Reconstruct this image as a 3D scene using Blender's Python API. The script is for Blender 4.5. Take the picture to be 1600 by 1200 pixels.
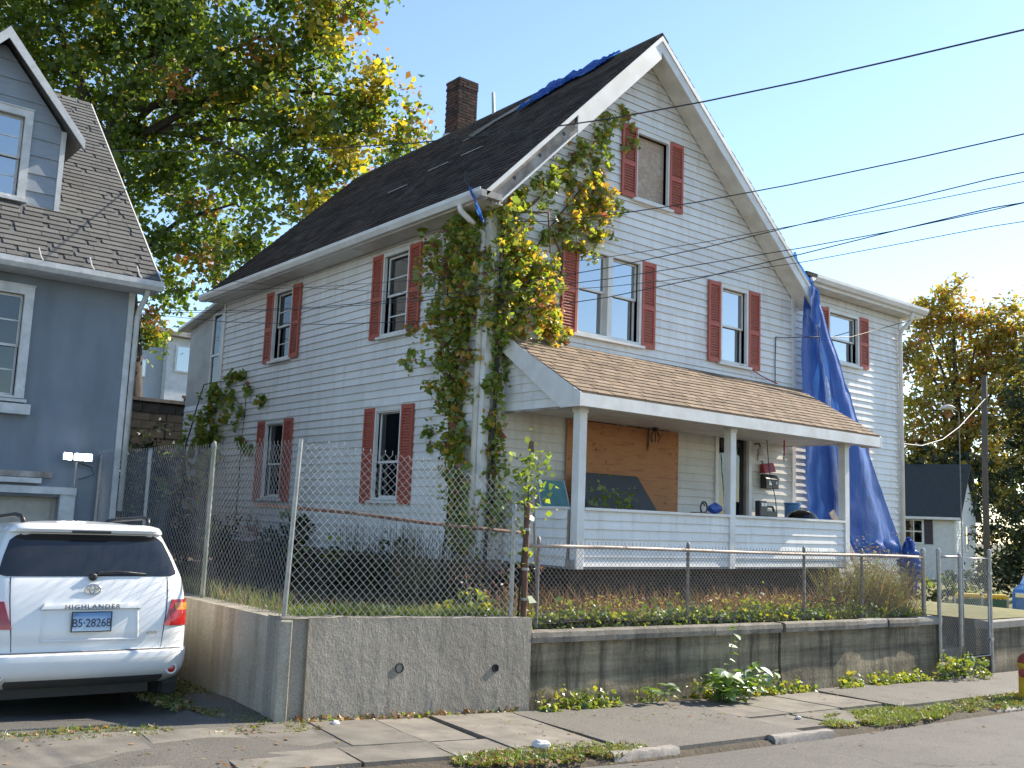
import bpy, bmesh, math, random
import numpy as np
from mathutils import Matrix, Vector, noise
random.seed(7); rng = np.random.default_rng(7)
for o in list(bpy.data.objects): bpy.data.objects.remove(o)
S = bpy.context.scene
COL = S.collection
R = math.radians

# ------------------------------------------------------------------ camera
CAM_LOC = (-8.19, -10.71, 2.10)
YAW, PITCH, ROLL, FPX = R(39.0), R(7.8), R(2.2), 1540.0
cam = bpy.data.cameras.new('camera'); cam_o = bpy.data.objects.new('camera', cam); COL.objects.link(cam_o)
cam.sensor_width = 36.0; cam.lens = 36.0 * FPX / 1600.0; cam.clip_start = 0.1; cam.clip_end = 3000
fw = Vector((math.sin(YAW) * math.cos(PITCH), math.cos(YAW) * math.cos(PITCH), math.sin(PITCH)))
r0 = Vector((math.cos(YAW), -math.sin(YAW), 0)); u0 = r0.cross(fw)
rt = math.cos(ROLL) * r0 + math.sin(ROLL) * u0
up = -math.sin(ROLL) * r0 + math.cos(ROLL) * u0
mw = Matrix((rt, up, -fw)).transposed().to_4x4(); mw.translation = CAM_LOC
cam_o.matrix_world = mw
S.camera = cam_o

# ------------------------------------------------------------------ sky and sun
SUN_EL, SUN_AZ = R(35.0), R(95.6)       # azimuth clockwise from +Y
w = bpy.data.worlds.new('World'); S.world = w; w.use_nodes = True
nt = w.node_tree; bg = nt.nodes['Background']
sky = nt.nodes.new('ShaderNodeTexSky'); sky.sky_type = 'NISHITA'; sky.sun_disc = False
sky.sun_elevation = SUN_EL; sky.sun_rotation = SUN_AZ
sky.air_density = 1.0; sky.dust_density = 0.15; sky.ozone_density = 2.0; sky.altitude = 20
nt.links.new(sky.outputs[0], bg.inputs[0]); bg.inputs[1].default_value = 0.125
sd = Vector((math.sin(SUN_AZ) * math.cos(SUN_EL), math.cos(SUN_AZ) * math.cos(SUN_EL), math.sin(SUN_EL)))
sun = bpy.data.lights.new('sun', 'SUN'); sun.energy = 5.0; sun.angle = R(0.53); sun.color = (1.0, 0.90, 0.75)
sun_o = bpy.data.objects.new('sun', sun); COL.objects.link(sun_o)
sun_o.rotation_euler = sd.to_track_quat('Z', 'Y').to_euler()
S.render.engine = 'CYCLES'
S.view_settings.view_transform = 'Standard'; S.view_settings.look = 'None'
S.view_settings.exposure = 1.18; S.view_settings.gamma = 1.0; S.view_settings.use_curve_mapping = False
S.cycles.max_bounces = 8; S.cycles.diffuse_bounces = 4; S.cycles.transparent_max_bounces = 12

# ------------------------------------------------------------------ helpers
def link(o, parent=None):
    COL.objects.link(o)
    if parent is not None:
        o.parent = parent
        pm = WM.get(parent.name, Matrix())
        o.matrix_parent_inverse = pm.inverted()
    WM[o.name] = o.matrix_basis.copy()
    return o
WM = {}
def tag(o, label, cat, group=None):
    o['label'] = label; o['category'] = cat; o['kind'] = 'thing'
    if group: o['group'] = group
    return o
def struct(o): o['kind'] = 'structure'; return o
def stuff(o): o['kind'] = 'stuff'; return o
def empty(name, loc, label, cat, group=None):
    o = bpy.data.objects.new(name, None); o.empty_display_size = .2
    o.matrix_basis = Matrix.Translation(loc)
    link(o); return tag(o, label, cat, group)

class MB:
    def __init__(s): s.v = []; s.f = []; s.m = []; s.cur = 0
    def add(s, vs, fs):
        n = len(s.v); s.v += [tuple(p) for p in vs]
        for f in fs: s.f.append([i + n for i in f]); s.m.append(s.cur)
        return s
    def hexa(s, p):  # 8 points: bottom ring 4, top ring 4
        return s.add(p, [(0, 3, 2, 1), (4, 5, 6, 7), (0, 1, 5, 4), (1, 2, 6, 5), (2, 3, 7, 6), (3, 0, 4, 7)])
    def box(s, a, b):
        x0, y0, z0 = a; x1, y1, z1 = b
        return s.hexa([(x0, y0, z0), (x1, y0, z0), (x1, y1, z0), (x0, y1, z0), (x0, y0, z1), (x1, y0, z1), (x1, y1, z1), (x0, y1, z1)])
    def pbox(s, fr, u0, u1, z0, z1, d0, d1):      # box in a wall frame: u along, z up, d outwards
        return s.hexa([fr(u0, z0, d0), fr(u1, z0, d0), fr(u1, z0, d1), fr(u0, z0, d1), fr(u0, z1, d0), fr(u1, z1, d0), fr(u1, z1, d1), fr(u0, z1, d1)])
    def bar(s, a, b, w, h, upv=(0, 0, 1)):        # rectangular beam from a to b
        a = Vector(a); b = Vector(b); d = (b - a).normalized(); u = Vector(upv)
        sd_ = d.cross(u).normalized(); u2 = sd_.cross(d)
        sd_ *= w / 2; u2 *= h / 2
        return s.hexa([a - sd_ - u2, a + sd_ - u2, b + sd_ - u2, b - sd_ - u2, a - sd_ + u2, a + sd_ + u2, b + sd_ + u2, b - sd_ + u2])
    def extr(s, pts, off):                         # polygon extruded by a vector
        n = len(pts); off = Vector(off); q = [tuple(Vector(p) + off) for p in pts]
        return s.add(list(pts) + q, [tuple(range(n))[::-1], tuple(range(n, 2 * n))] + [(i, (i + 1) % n, n + (i + 1) % n, n + i) for i in range(n)])
    def tube(s, path, r, n=6, cap=True):
        path = [Vector(p) for p in path]; m = len(path)
        rs = r if hasattr(r, '__len__') else [r] * m
        base = len(s.v); prev = None
        for i, p in enumerate(path):
            d = (path[min(i + 1, m - 1)] - path[max(i - 1, 0)]).normalized()
            if prev is None:
                a = Vector((0, 0, 1)) if abs(d.z) < .9 else Vector((1, 0, 0)); x = d.cross(a).normalized()
            else:
                x = prev - d * prev.dot(d)
                x = x.normalized() if x.length > 1e-6 else d.orthogonal().normalized()
            prev = x; y = d.cross(x)
            for k in range(n):
                t = 2 * math.pi * k / n
                s.v.append(tuple(p + (x * math.cos(t) + y * math.sin(t)) * rs[i]))
        for i in range(m - 1):
            for k in range(n):
                a = base + i * n + k; b = base + i * n + (k + 1) % n
                s.f.append([a, b, b + n, a + n]); s.m.append(s.cur)
        if cap:
            s.f.append([base + k for k in range(n)][::-1]); s.m.append(s.cur)
            s.f.append([base + (m - 1) * n + k for k in range(n)]); s.m.append(s.cur)
        return s
    def lathe(s, prof, c=(0, 0, 0), n=24, axis='z', M=None):   # prof: (r, h)
        base = len(s.v)
        for r, h in prof:
            for k in range(n):
                t = 2 * math.pi * k / n
                p = Vector((r * math.cos(t), r * math.sin(t), h))
                if axis == 'x': p = Vector((p.z, p.x, p.y))
                if axis == 'y': p = Vector((p.x, p.z, p.y))
                p = p + Vector(c)
                if M is not None: p = M @ p
                s.v.append(tuple(p))
        for i in range(len(prof) - 1):
            for k in range(n):
                a = base + i * n + k; b = base + i * n + (k + 1) % n
                s.f.append([a, b, b + n, a + n]); s.m.append(s.cur)
        return s
    def grid(s, P):                                # P[i][j] points
        n = len(P); m = len(P[0]); base = len(s.v)
        for r in P: s.v += [tuple(p) for p in r]
        for i in range(n - 1):
            for j in range(m - 1):
                a = base + i * m + j; s.f.append([a, a + 1, a + m + 1, a + m]); s.m.append(s.cur)
        return s
    def build(s, name, mat, parent=None, smooth=False, bevel=0, basis=None, fix=True, angle=None):
        me = bpy.data.meshes.new(name); me.from_pydata(s.v, [], s.f)
        mats = mat if isinstance(mat, (list, tuple)) else [mat]
        for m in mats: me.materials.append(m)
        if len(mats) > 1: me.polygons.foreach_set('material_index', s.m)
        if fix:
            bm = bmesh.new(); bm.from_mesh(me); bmesh.ops.recalc_face_normals(bm, faces=bm.faces)
            bm.to_mesh(me); bm.free()
        if smooth:
            me.polygons.foreach_set('use_smooth', [True] * len(me.polygons))
            if angle:
                try: me.set_sharp_from_angle(angle=angle)
                except Exception: pass
        me.update()
        o = bpy.data.objects.new(name, me)
        if basis is not None: o.matrix_basis = basis
        link(o, parent)
        if bevel:
            b = o.modifiers.new('bevel', 'BEVEL'); b.width = bevel; b.segments = 2; b.limit_method = 'ANGLE'
        return o

def np_quads(name, Q, mat, parent=None, midx=None, smooth=False):
    """Q: (n,4,3) array -> one mesh of n separate quads"""
    n = len(Q); me = bpy.data.meshes.new(name)
    me.vertices.add(n * 4); me.vertices.foreach_set('co', np.ascontiguousarray(Q, dtype=np.float32).ravel())
    me.loops.add(n * 4); me.loops.foreach_set('vertex_index', np.arange(n * 4, dtype=np.int32))
    me.polygons.add(n); me.polygons.foreach_set('loop_start', np.arange(0, n * 4, 4, dtype=np.int32))
    try: me.polygons.foreach_set('loop_total', np.full(n, 4, dtype=np.int32))
    except Exception: pass
    mats = mat if isinstance(mat, (list, tuple)) else [mat]
    for m in mats: me.materials.append(m)
    if midx is not None: me.polygons.foreach_set('material_index', np.asarray(midx, dtype=np.int32))
    me.update(calc_edges=True); me.validate()
    o = bpy.data.objects.new(name, me); return link(o, parent)

def leaves(C, size, aspect=.62, tilt=1.0, droop=.35, nrm=None):
    """C: (n,3) centres -> (n,4,3) leaf rhombi with random facing"""
    n = len(C); d = rng.normal(size=(n, 3)); d[:, 2] = d[:, 2] * .6 - droop
    d /= np.linalg.norm(d, axis=1)[:, None]
    b = rng.normal(size=(n, 3))
    if nrm is not None: b = np.cross(np.asarray(nrm) + .45 * rng.normal(size=(n, 3)), d)
    b -= d * (b * d).sum(1)[:, None]; b /= np.linalg.norm(b, axis=1)[:, None] + 1e-9
    sz = size * np.clip(np.exp(rng.normal(size=(n, 1)) * .33), .4, 1.8)
    nn = np.cross(d, b)
    return np.stack([C - d * sz * .5, C + b * sz * aspect * .5 + nn * sz * .1 - d * sz * .05, C + d * sz * .5 - nn * sz * .12, C - b * sz * aspect * .5 + nn * sz * .1 - d * sz * .05], 1)

# ------------------------------------------------------------------ materials
def newmat(name):
    m = bpy.data.materials.new(name); m.use_nodes = True
    nt = m.node_tree; return m, nt, nt.nodes['Principled BSDF']
def N(nt, t, **k):
    n = nt.nodes.new(t)
    for a, b in k.items(): setattr(n, a, b)
    return n
def ramp(nt, fac, stops, interp='LINEAR'):
    r = N(nt, 'ShaderNodeValToRGB'); r.color_ramp.interpolation = interp
    e = r.color_ramp.elements
    while len(e) < len(stops): e.new(.5)
    for i, (p, c) in enumerate(stops):
        e[i].position = p; e[i].color = (c[0], c[1], c[2], 1) if hasattr(c, '__len__') else (c, c, c, 1)
    nt.links.new(fac, r.inputs[0]); return r.outputs[0]
def noise_tex(nt, scale, detail=5, rough=.6, stretch=None, coord='Object'):
    tc = N(nt, 'ShaderNodeTexCoord'); nz = N(nt, 'ShaderNodeTexNoise')
    nz.inputs['Scale'].default_value = scale; nz.inputs['Detail'].default_value = detail; nz.inputs['Roughness'].default_value = rough
    if stretch:
        mp = N(nt, 'ShaderNodeMapping'); mp.inputs['Scale'].default_value = stretch
        nt.links.new(tc.outputs[coord], mp.inputs[0]); nt.links.new(mp.outputs[0], nz.inputs['Vector'])
    else: nt.links.new(tc.outputs[coord], nz.inputs['Vector'])
    return nz.outputs['Fac']
def mixc(nt, fac, a, b, mode='MIX'):
    m = N(nt, 'ShaderNodeMix', data_type='RGBA', blend_type=mode)
    for sock, v in ((m.inputs[0], fac), (m.inputs[6], a), (m.inputs[7], b)):
        if hasattr(v, 'links') or isinstance(v, bpy.types.NodeSocket): nt.links.new(v, sock)
        elif hasattr(v, '__len__'): sock.default_value = (v[0], v[1], v[2], 1)
        else: sock.default_value = v
    return m.outputs[2]
def bump(nt, p, h, strength=.4, dist=.01):
    b = N(nt, 'ShaderNodeBump'); b.inputs['Strength'].default_value = strength; b.inputs['Distance'].default_value = dist
    nt.links.new(h, b.inputs['Height']); nt.links.new(b.outputs[0], p.inputs['Normal'])
def mat(name, c1, c2=None, rough=.7, scale=6, stretch=None, lo=.35, hi=.65, metal=0, bstr=0, bscale=60, bdist=.01, spec=None, island=0, c3=None, scale3=1.2, lo3=.5, hi3=.75, stretch3=None, bstretch=None, coat=0):
    m, nt, p = newmat(name)
    p.inputs['Roughness'].default_value = rough; p.inputs['Metallic'].default_value = metal
    if spec is not None: p.inputs['Specular IOR Level'].default_value = spec
    if coat: p.inputs['Coat Weight'].default_value = coat; p.inputs['Coat Roughness'].default_value = .05
    c2 = c2 or tuple(x * .8 for x in c1)
    col = ramp(nt, noise_tex(nt, scale, stretch=stretch), [(lo, c1), (hi, c2)])
    if c3:
        f = ramp(nt, noise_tex(nt, scale3, stretch=stretch3), [(lo3, 0), (hi3, 1)])
        col = mixc(nt, f, col, c3)
    if island:
        g = N(nt, 'ShaderNodeNewGeometry')
        v = ramp(nt, g.outputs['Random Per Island'], [(0, 1 - island), (1, 1 + island * .6)])
        col = mixc(nt, 1.0, col, v, 'MULTIPLY')
    nt.links.new(col, p.inputs['Base Color'])
    if bstr: bump(nt, p, noise_tex(nt, bscale, stretch=bstretch), bstr, bdist)
    return m
def objrand(name, cols, rough=.85, scale=20, amt=.25, bstr=.3, bscale=80):
    """colour picked per object (for slabs, shingles, boards)"""
    m, nt, p = newmat(name); p.inputs['Roughness'].default_value = rough
    oi = N(nt, 'ShaderNodeObjectInfo')
    c = ramp(nt, oi.outputs['Random'], [(i / max(1, len(cols) - 1), k) for i, k in enumerate(cols)])
    v = ramp(nt, noise_tex(nt, scale), [(.3, 1 - amt), (.7, 1 + amt * .5)])
    nt.links.new(mixc(nt, 1.0, c, v, 'MULTIPLY'), p.inputs['Base Color'])
    if bstr: bump(nt, p, noise_tex(nt, bscale), bstr, .01)
    return m
def leafmat(name, cols, trans=.45, gloss=.12):
    m = bpy.data.materials.new(name); m.use_nodes = True; nt = m.node_tree; nt.nodes.clear()
    out = N(nt, 'ShaderNodeOutputMaterial'); g = N(nt, 'ShaderNodeNewGeometry')
    c = ramp(nt, g.outputs['Random Per Island'], [(i / max(1, len(cols) - 1), k) for i, k in enumerate(cols)])
    d = N(nt, 'ShaderNodeBsdfDiffuse'); t = N(nt, 'ShaderNodeBsdfTranslucent'); gl = N(nt, 'ShaderNodeBsdfGlossy')
    gl.inputs['Roughness'].default_value = .5; gl.inputs['Color'].default_value = (.9, .95, 1, 1)
    nt.links.new(c, d.inputs[0])
    tc = mixc(nt, 1.0, c, (1.9, 1.9, 1.1), 'MULTIPLY'); nt.links.new(tc, t.inputs[0])
    m1 = N(nt, 'ShaderNodeMixShader'); m1.inputs[0].default_value = trans
    nt.links.new(d.outputs[0], m1.inputs[1]); nt.links.new(t.outputs[0], m1.inputs[2])
    m2 = N(nt, 'ShaderNodeMixShader'); m2.inputs[0].default_value = gloss
    nt.links.new(m1.outputs[0], m2.inputs[1]); nt.links.new(gl.outputs[0], m2.inputs[2])
    nt.links.new(m2.outputs[0], out.inputs[0]); return m
def glassmat(name, tint=(.35, .4, .42), rough=.02, refl=.25, lo=.06):
    m = bpy.data.materials.new(name); m.use_nodes = True; nt = m.node_tree; nt.nodes.clear()
    out = N(nt, 'ShaderNodeOutputMaterial')
    t = N(nt, 'ShaderNodeBsdfTransparent'); t.inputs[0].default_value = (*tint, 1)
    g = N(nt, 'ShaderNodeBsdfGlossy'); g.inputs['Roughness'].default_value = rough; g.inputs['Color'].default_value = (.9, .93, .95, 1)
    lw = N(nt, 'ShaderNodeLayerWeight'); lw.inputs[0].default_value = refl
    f = ramp(nt, lw.outputs['Fresnel'], [(0, lo), (1, 1)])
    b = N(nt, 'ShaderNodeBump'); b.inputs['Strength'].default_value = .06; b.inputs['Distance'].default_value = .02
    nt.links.new(noise_tex(nt, 2.2, 2), b.inputs['Height']); nt.links.new(b.outputs[0], g.inputs['Normal'])
    mx = N(nt, 'ShaderNodeMixShader'); nt.links.new(f, mx.inputs[0])
    nt.links.new(t.outputs[0], mx.inputs[1]); nt.links.new(g.outputs[0], mx.inputs[2]); nt.links.new(mx.outputs[0], out.inputs[0])
    return m

def siding_mat(name, c1, c2, grime):
    m, nt, p = newmat(name); p.inputs['Roughness'].default_value = .45; p.inputs['Specular IOR Level'].default_value = .35
    a = ramp(nt, noise_tex(nt, 1.3, 4), [(.35, c1), (.7, c2)])
    st = ramp(nt, noise_tex(nt, 3.0, 6, .7, (2.2, 2.2, .35)), [(.5, 0), (.8, .6)])
    col = mixc(nt, st, a, grime)
    oi = N(nt, 'ShaderNodeObjectInfo'); v = ramp(nt, oi.outputs['Random'], [(0, .93), (1, 1.03)])
    nt.links.new(mixc(nt, 1.0, col, v, 'MULTIPLY'), p.inputs['Base Color'])
    bump(nt, p, noise_tex(nt, 2.0, 3, .5, (.6, .6, 2)), .12, .02)
    return m
M = {}
M['siding'] = siding_mat('white_siding', (.78, .77, .745), (.68, .665, .63), (.44, .38, .30))
M['siding_porch_bounce'] = siding_mat('stained_bounce_tinted_siding', (.66, .63, .56), (.56, .52, .45), (.36, .30, .22))  # under-porch boards: stains plus warm bounced light put into the colour
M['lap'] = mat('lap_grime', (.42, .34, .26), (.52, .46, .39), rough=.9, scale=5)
M['sheath'] = mat('old_sheathing', (.34, .30, .25), (.26, .22, .18), rough=.9)
M['trim'] = mat('white_trim', (.74, .73, .70), (.62, .60, .56), rough=.5, scale=3, c3=(.5, .47, .42), lo3=.6, hi3=.85)
M['soffit'] = mat('soffit_paint', (.7, .68, .62), (.55, .52, .46), rough=.6, scale=4)
M['shutter'] = mat('faded_red_shutter', (.43, .095, .055), (.37, .08, .048), rough=.6, scale=4, c3=(.45, .15, .10), lo3=.55, hi3=.8)
M['glass'] = glassmat('window_glass')
M['glass_sky'] = glassmat('reflective_window_glass', (.3, .33, .35), .015, .55, .3)
M['dark'] = mat('dark_interior', (.02, .02, .022), rough=.9)
M['curtain'] = mat('curtain_cloth', (.62, .62, .62), (.5, .5, .5), rough=.9, scale=10, stretch=(6, 6, .5))
M['roof'] = mat('weathered_dark_shingle', (.090, .073, .062), (.060, .048, .042), rough=1, spec=.06, scale=9, island=.35, c3=(.115, .091, .075), scale3=.9, bstr=.5, bscale=120)
M['porch_roof'] = mat('tan_shingle', (.25, .185, .125), (.18, .13, .09), rough=.95, scale=30, island=.28, bstr=.5, bscale=140)
M['grey_shingle'] = objrand('grey_green_shingle', [(.108, .108, .104), (.084, .084, .082), (.122, .121, .116), (.096, .096, .093)], rough=.95, scale=40, amt=.22, bstr=.5, bscale=150)
M['brick'] = mat('sooty_brick', (.12, .05, .036), (.05, .035, .03), rough=.95, scale=5, island=.5, c3=(.03, .027, .025), scale3=2.2, lo3=.45, hi3=.7)
M['mortar'] = mat('mortar', (.26, .24, .22), (.16, .15, .14), rough=.95)
M['flashing'] = mat('pale_flashing', (.5, .5, .49), (.32, .32, .31), rough=.6)
M['tarp'] = None
M['bare_wood'] = mat('weathered_bare_board', (.40, .35, .30), (.20, .165, .14), rough=.85, scale=5, stretch=(1, 1, 1), c3=(.48, .46, .44), scale3=3)
M['ply'] = None
M['osb'] = mat('weathered_osb', (.48, .37, .28), (.34, .25, .185), rough=.85, scale=14, stretch=(1, 1, 2.2), c3=(.52, .44, .37), scale3=6)
M['metal'] = mat('galvanised_steel', (.36, .36, .35), (.26, .26, .255), rough=.42, metal=.75, scale=12)
M['wire_mesh'] = mat('galvanised_wire', (.44, .43, .41), (.32, .31, .30), rough=.45, metal=.55, scale=30)
M['old_mesh'] = mat('old_dull_wire', (.27, .25, .22), (.17, .14, .12), rough=.6, metal=.4, scale=20)
M['rust'] = mat('rusty_pipe', (.11, .055, .034), (.16, .09, .06), rough=.85, metal=.1, scale=14, c3=(.26, .19, .14), lo3=.5, hi3=.7, scale3=5)
M['green_post'] = mat('mossy_green_post', (.13, .17, .12), (.28, .29, .26), rough=.7, scale=10)
M['black'] = mat('black_plastic', (.02, .02, .021), (.03, .03, .03), rough=.45)
M['soil'] = mat('dark_soil', (.055, .043, .03), (.085, .068, .045), rough=1, scale=4, bstr=.7, bscale=14, bdist=.05)
M['cable'] = mat('black_cable', (.045, .045, .05), rough=.6)
def tarpmat():
    m, nt, p = newmat('blue_tarpaulin'); p.inputs['Roughness'].default_value = .38
    c = ramp(nt, noise_tex(nt, 1.6, 5), [(.3, (.016, .060, .27)), (.55, (.024, .085, .34)), (.75, (.05, .13, .42))]); nt.links.new(c, p.inputs['Base Color'])
    wv = noise_tex(nt, 7, 4, .6, (1.6, 1.6, .7)); wf = noise_tex(nt, 26, 5, .7, (1.2, 1.2, .8)); ad = N(nt, 'ShaderNodeMath', operation='MULTIPLY_ADD'); nt.links.new(wf, ad.inputs[0]); ad.inputs[1].default_value = .35; nt.links.new(wv, ad.inputs[2]); bump(nt, p, ad.outputs[0], .38, .05)
    t = N(nt, 'ShaderNodeBsdfTranslucent'); t.inputs[0].default_value = (.10, .34, .9, 1)
    mx = N(nt, 'ShaderNodeMixShader'); mx.inputs[0].default_value = .22
    nt.links.new(p.outputs[0], mx.inputs[1]); nt.links.new(t.outputs[0], mx.inputs[2]); nt.links.new(mx.outputs[0], nt.nodes['Material Output'].inputs[0])
    return m
M['tarp'] = tarpmat()
def plymat():
    m, nt, p = newmat('orange_plywood'); p.inputs['Roughness'].default_value = .7
    a = ramp(nt, noise_tex(nt, 3.0, 6, .65, (.7, .7, 7)), [(.3, (.34, .135, .045)), (.5, (.44, .19, .07)), (.72, (.27, .10, .035))])
    k = ramp(nt, noise_tex(nt, 7.5, 2, .5, (1, 1, 1.6)), [(.66, 0), (.74, .8)])
    nt.links.new(mixc(nt, k, a, (.16, .06, .025)), p.inputs['Base Color']); return m
M['ply'] = plymat()

# ------------------------------------------------------------------ terrain, street, walls
M['grass_ground'] = mat('rough_ground', (.07, .065, .035), (.10, .085, .05), rough=1, scale=2, c3=(.05, .07, .025), bstr=.6, bscale=10, bdist=.04)
M['lawn'] = mat('dry_lawn', (.20, .17, .07), (.13, .14, .05), rough=1, scale=1.5, bstr=.7, bscale=25, bdist=.04)
def asphalt(name, a, b, agg=.5):
    m, nt, p = newmat(name); p.inputs['Roughness'].default_value = .88
    c = ramp(nt, noise_tex(nt, .9, 6, .65), [(.3, a), (.7, b)])
    sp = ramp(nt, noise_tex(nt, 95, 3, .6), [(.36, .55), (.64, 1.5)])
    st = ramp(nt, noise_tex(nt, 2.6, 6, .7), [(.5, 1), (.75, .72)])
    tc = N(nt, 'ShaderNodeTexCoord'); wn_ = N(nt, 'ShaderNodeTexNoise'); wn_.inputs['Scale'].default_value = 2.5; wn_.inputs['Detail'].default_value = 5
    va = N(nt, 'ShaderNodeVectorMath', operation='MULTIPLY_ADD'); nt.links.new(tc.outputs['Object'], wn_.inputs['Vector']); nt.links.new(wn_.outputs['Color'], va.inputs[0]); va.inputs[1].default_value = (.5, .5, .5); nt.links.new(tc.outputs['Object'], va.inputs[2])
    vo = N(nt, 'ShaderNodeTexVoronoi', feature='DISTANCE_TO_EDGE'); vo.inputs['Scale'].default_value = .42; nt.links.new(va.outputs[0], vo.inputs['Vector'])
    ck = mixc(nt, ramp(nt, noise_tex(nt, .6, 3), [(.45, 0), (.6, 1)]), (1, 1, 1), ramp(nt, vo.outputs['Distance'], [(.002, .4), (.007, 1)]))
    col = mixc(nt, 1, mixc(nt, 1, mixc(nt, 1, c, sp, 'MULTIPLY'), st, 'MULTIPLY'), ck, 'MULTIPLY')
    nt.links.new(col, p.inputs['Base Color'])
    bump(nt, p, noise_tex(nt, 130, 3), agg, .008); return m
M['asphalt'] = asphalt('street_asphalt', (.088, .082, .072), (.112, .104, .092))
M['asphalt_patch'] = asphalt('sidewalk_asphalt', (.115, .106, .092), (.145, .133, .115), .8)
M['drive'] = asphalt('driveway_asphalt', (.09, .082, .07), (.115, .105, .09))
M['slab'] = objrand('sidewalk_concrete', [(.18, .162, .134), (.15, .135, .113), (.195, .175, .145)], rough=.9, scale=3.5, amt=.4, bstr=.35, bscale=60)
def concrete(name, c1, c2, dark, streak=.9, bs=.5, bsc=26, bd=.03, lo=.45, hi=.62, form=False):
    m, nt, p = newmat(name); p.inputs['Roughness'].default_value = .92
    a = ramp(nt, noise_tex(nt, 2.2, 7, .7), [(.3, c1), (.7, c2)])
    s1 = ramp(nt, noise_tex(nt, 3.2, 6, .7, (1.6, 1.6, .16)), [(lo, 0), (hi, streak)])
    s2 = ramp(nt, noise_tex(nt, 1.0, 5, .7), [(.5, 0), (.72, .6)])
    col = mixc(nt, s1, a, dark); col = mixc(nt, s2, col, tuple(x * 1.15 for x in dark))
    if form: col = mixc(nt, 1, col, ramp(nt, noise_tex(nt, 1.6, 5, .6, (.22, .22, 3.2)), [(.35, .45), (.62, 1.2)]), 'MULTIPLY')
    sp = ramp(nt, noise_tex(nt, 60, 3, .6), [(.35, .8), (.65, 1.15)])
    nt.links.new(mixc(nt, 1, col, sp, 'MULTIPLY'), p.inputs['Base Color'])
    bump(nt, p, noise_tex(nt, bsc, 6, .65, (1, 1, .6)), bs, bd); return m
M['rough_concrete'] = concrete('rough_rendered_concrete', (.31, .282, .235), (.25, .226, .187), (.165, .146, .116), .6, .8, 46, .014)
M['smooth_concrete'] = concrete('streaked_smooth_concrete', (.38, .35, .285), (.31, .285, .232), (.20, .168, .11), .75, .25, 30, .01)
M['old_concrete'] = concrete('stained_old_concrete', (.32, .265, .175), (.215, .175, .115), (.052, .042, .028), .92, .5, 24, .02, .45, .66, True)
M['coping'] = concrete('worn_coping', (.21, .19, .16), (.165, .15, .127), (.07, .062, .05), .7, .6, 40, .012)
M['new_concrete'] = concrete('pale_patch_concrete', (.28, .262, .23), (.23, .215, .19), (.15, .14, .125), .4, .3, 40, .01)
M['granite'] = mat('granite_kerb', (.27, .245, .22), (.19, .172, .155), rough=.85, scale=30, bstr=.4, bscale=60)
M['block'] = objrand('dark_concrete_block', [(.075, .064, .05), (.055, .048, .04), (.09, .078, .06)], rough=.95, scale=7, amt=.4)

BX = [-300, -60, -20, -8, -4.3, -1.58, 1.1, 6.7, 20, 60, 400]
BZ = [4.0, 2.2, 1.1, .56, .37, .22, .13, -.02, -.30, -.5, -.5]
def bz(x): return float(np.interp(x, BX, BZ))
def dz(x, y):                                   # driveway and apron height
    if y <= -3: return bz(x)
    k = min(1, (y + 3) / 3.6); m = max(0, min(1, (x + 4.95) / .5)); return bz(x) * (1 - k) + (.07) * k + .13 * m * m * (3 - 2 * m) * min(1, (y + 3) / 1.2)
XS = [-300, -120, -60, -40, -30, -20, -14, -11, -9, -8, -7, -6, -5, -4.3, -3.5, -2.5, -1.6, -.5, .5, 1.5, 2.5, 3.5, 4.5, 5.5, 6.7, 8, 10, 12, 15, 20, 30, 45, 60, 100, 200, 400]
def sheet(name, xs, ys, f, m, parent=None):
    mb = MB(); mb.grid([[(x, y, f(x, y)) for x in xs] for y in ys]); o = mb.build(name, m, parent, smooth=True, fix=False); return o
struct(sheet('ground', XS, [-400, -100, -40, -20, -14, -9, -5, -3, 0, 5, 10, 30, 60, 120, 400], lambda x, y: bz(x) - .16, M['grass_ground']))
sx = [x * .5 for x in range(-60, 61)] + [35, 40, 60, 90]
KERB = -4.92
def street_z(x, y): return bz(x) - .055 + .012 * noise.noise(Vector((x * .7, y * .7, 0)))
struct(sheet('street', sx, [-15 + i * .6 for i in range(17)] + [KERB - .02], street_z, M['asphalt']))
# verge under the pavement: packed dirt
struct(sheet('verge', sx, [KERB - .02, KERB + .02, -4.5, -4, -3.5, -3.05, -2.9], lambda x, y: bz(x) - (.06 if y < KERB else .028) + .01 * noise.noise(Vector((x * 2, y * 2, 1))), M['soil']))
# driveway
dxs = [-9 + .5 * i for i in range(12)]
drv = struct(sheet('driveway', dxs, [KERB + .0, -4.6, -4.2, -3.8, -3.4, -3, -2.5, -2, -1.5, -1, -.5, 0, .5, 1, 1.5, 2, 2.6, 3.3, 4.1], lambda x, y: dz(x, y) + .004 - (.09 * max(0, (-4.3 - y) / .62)) + .012 * noise.noise(Vector((x * .9, y * .9, 4))), M['drive']))
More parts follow.
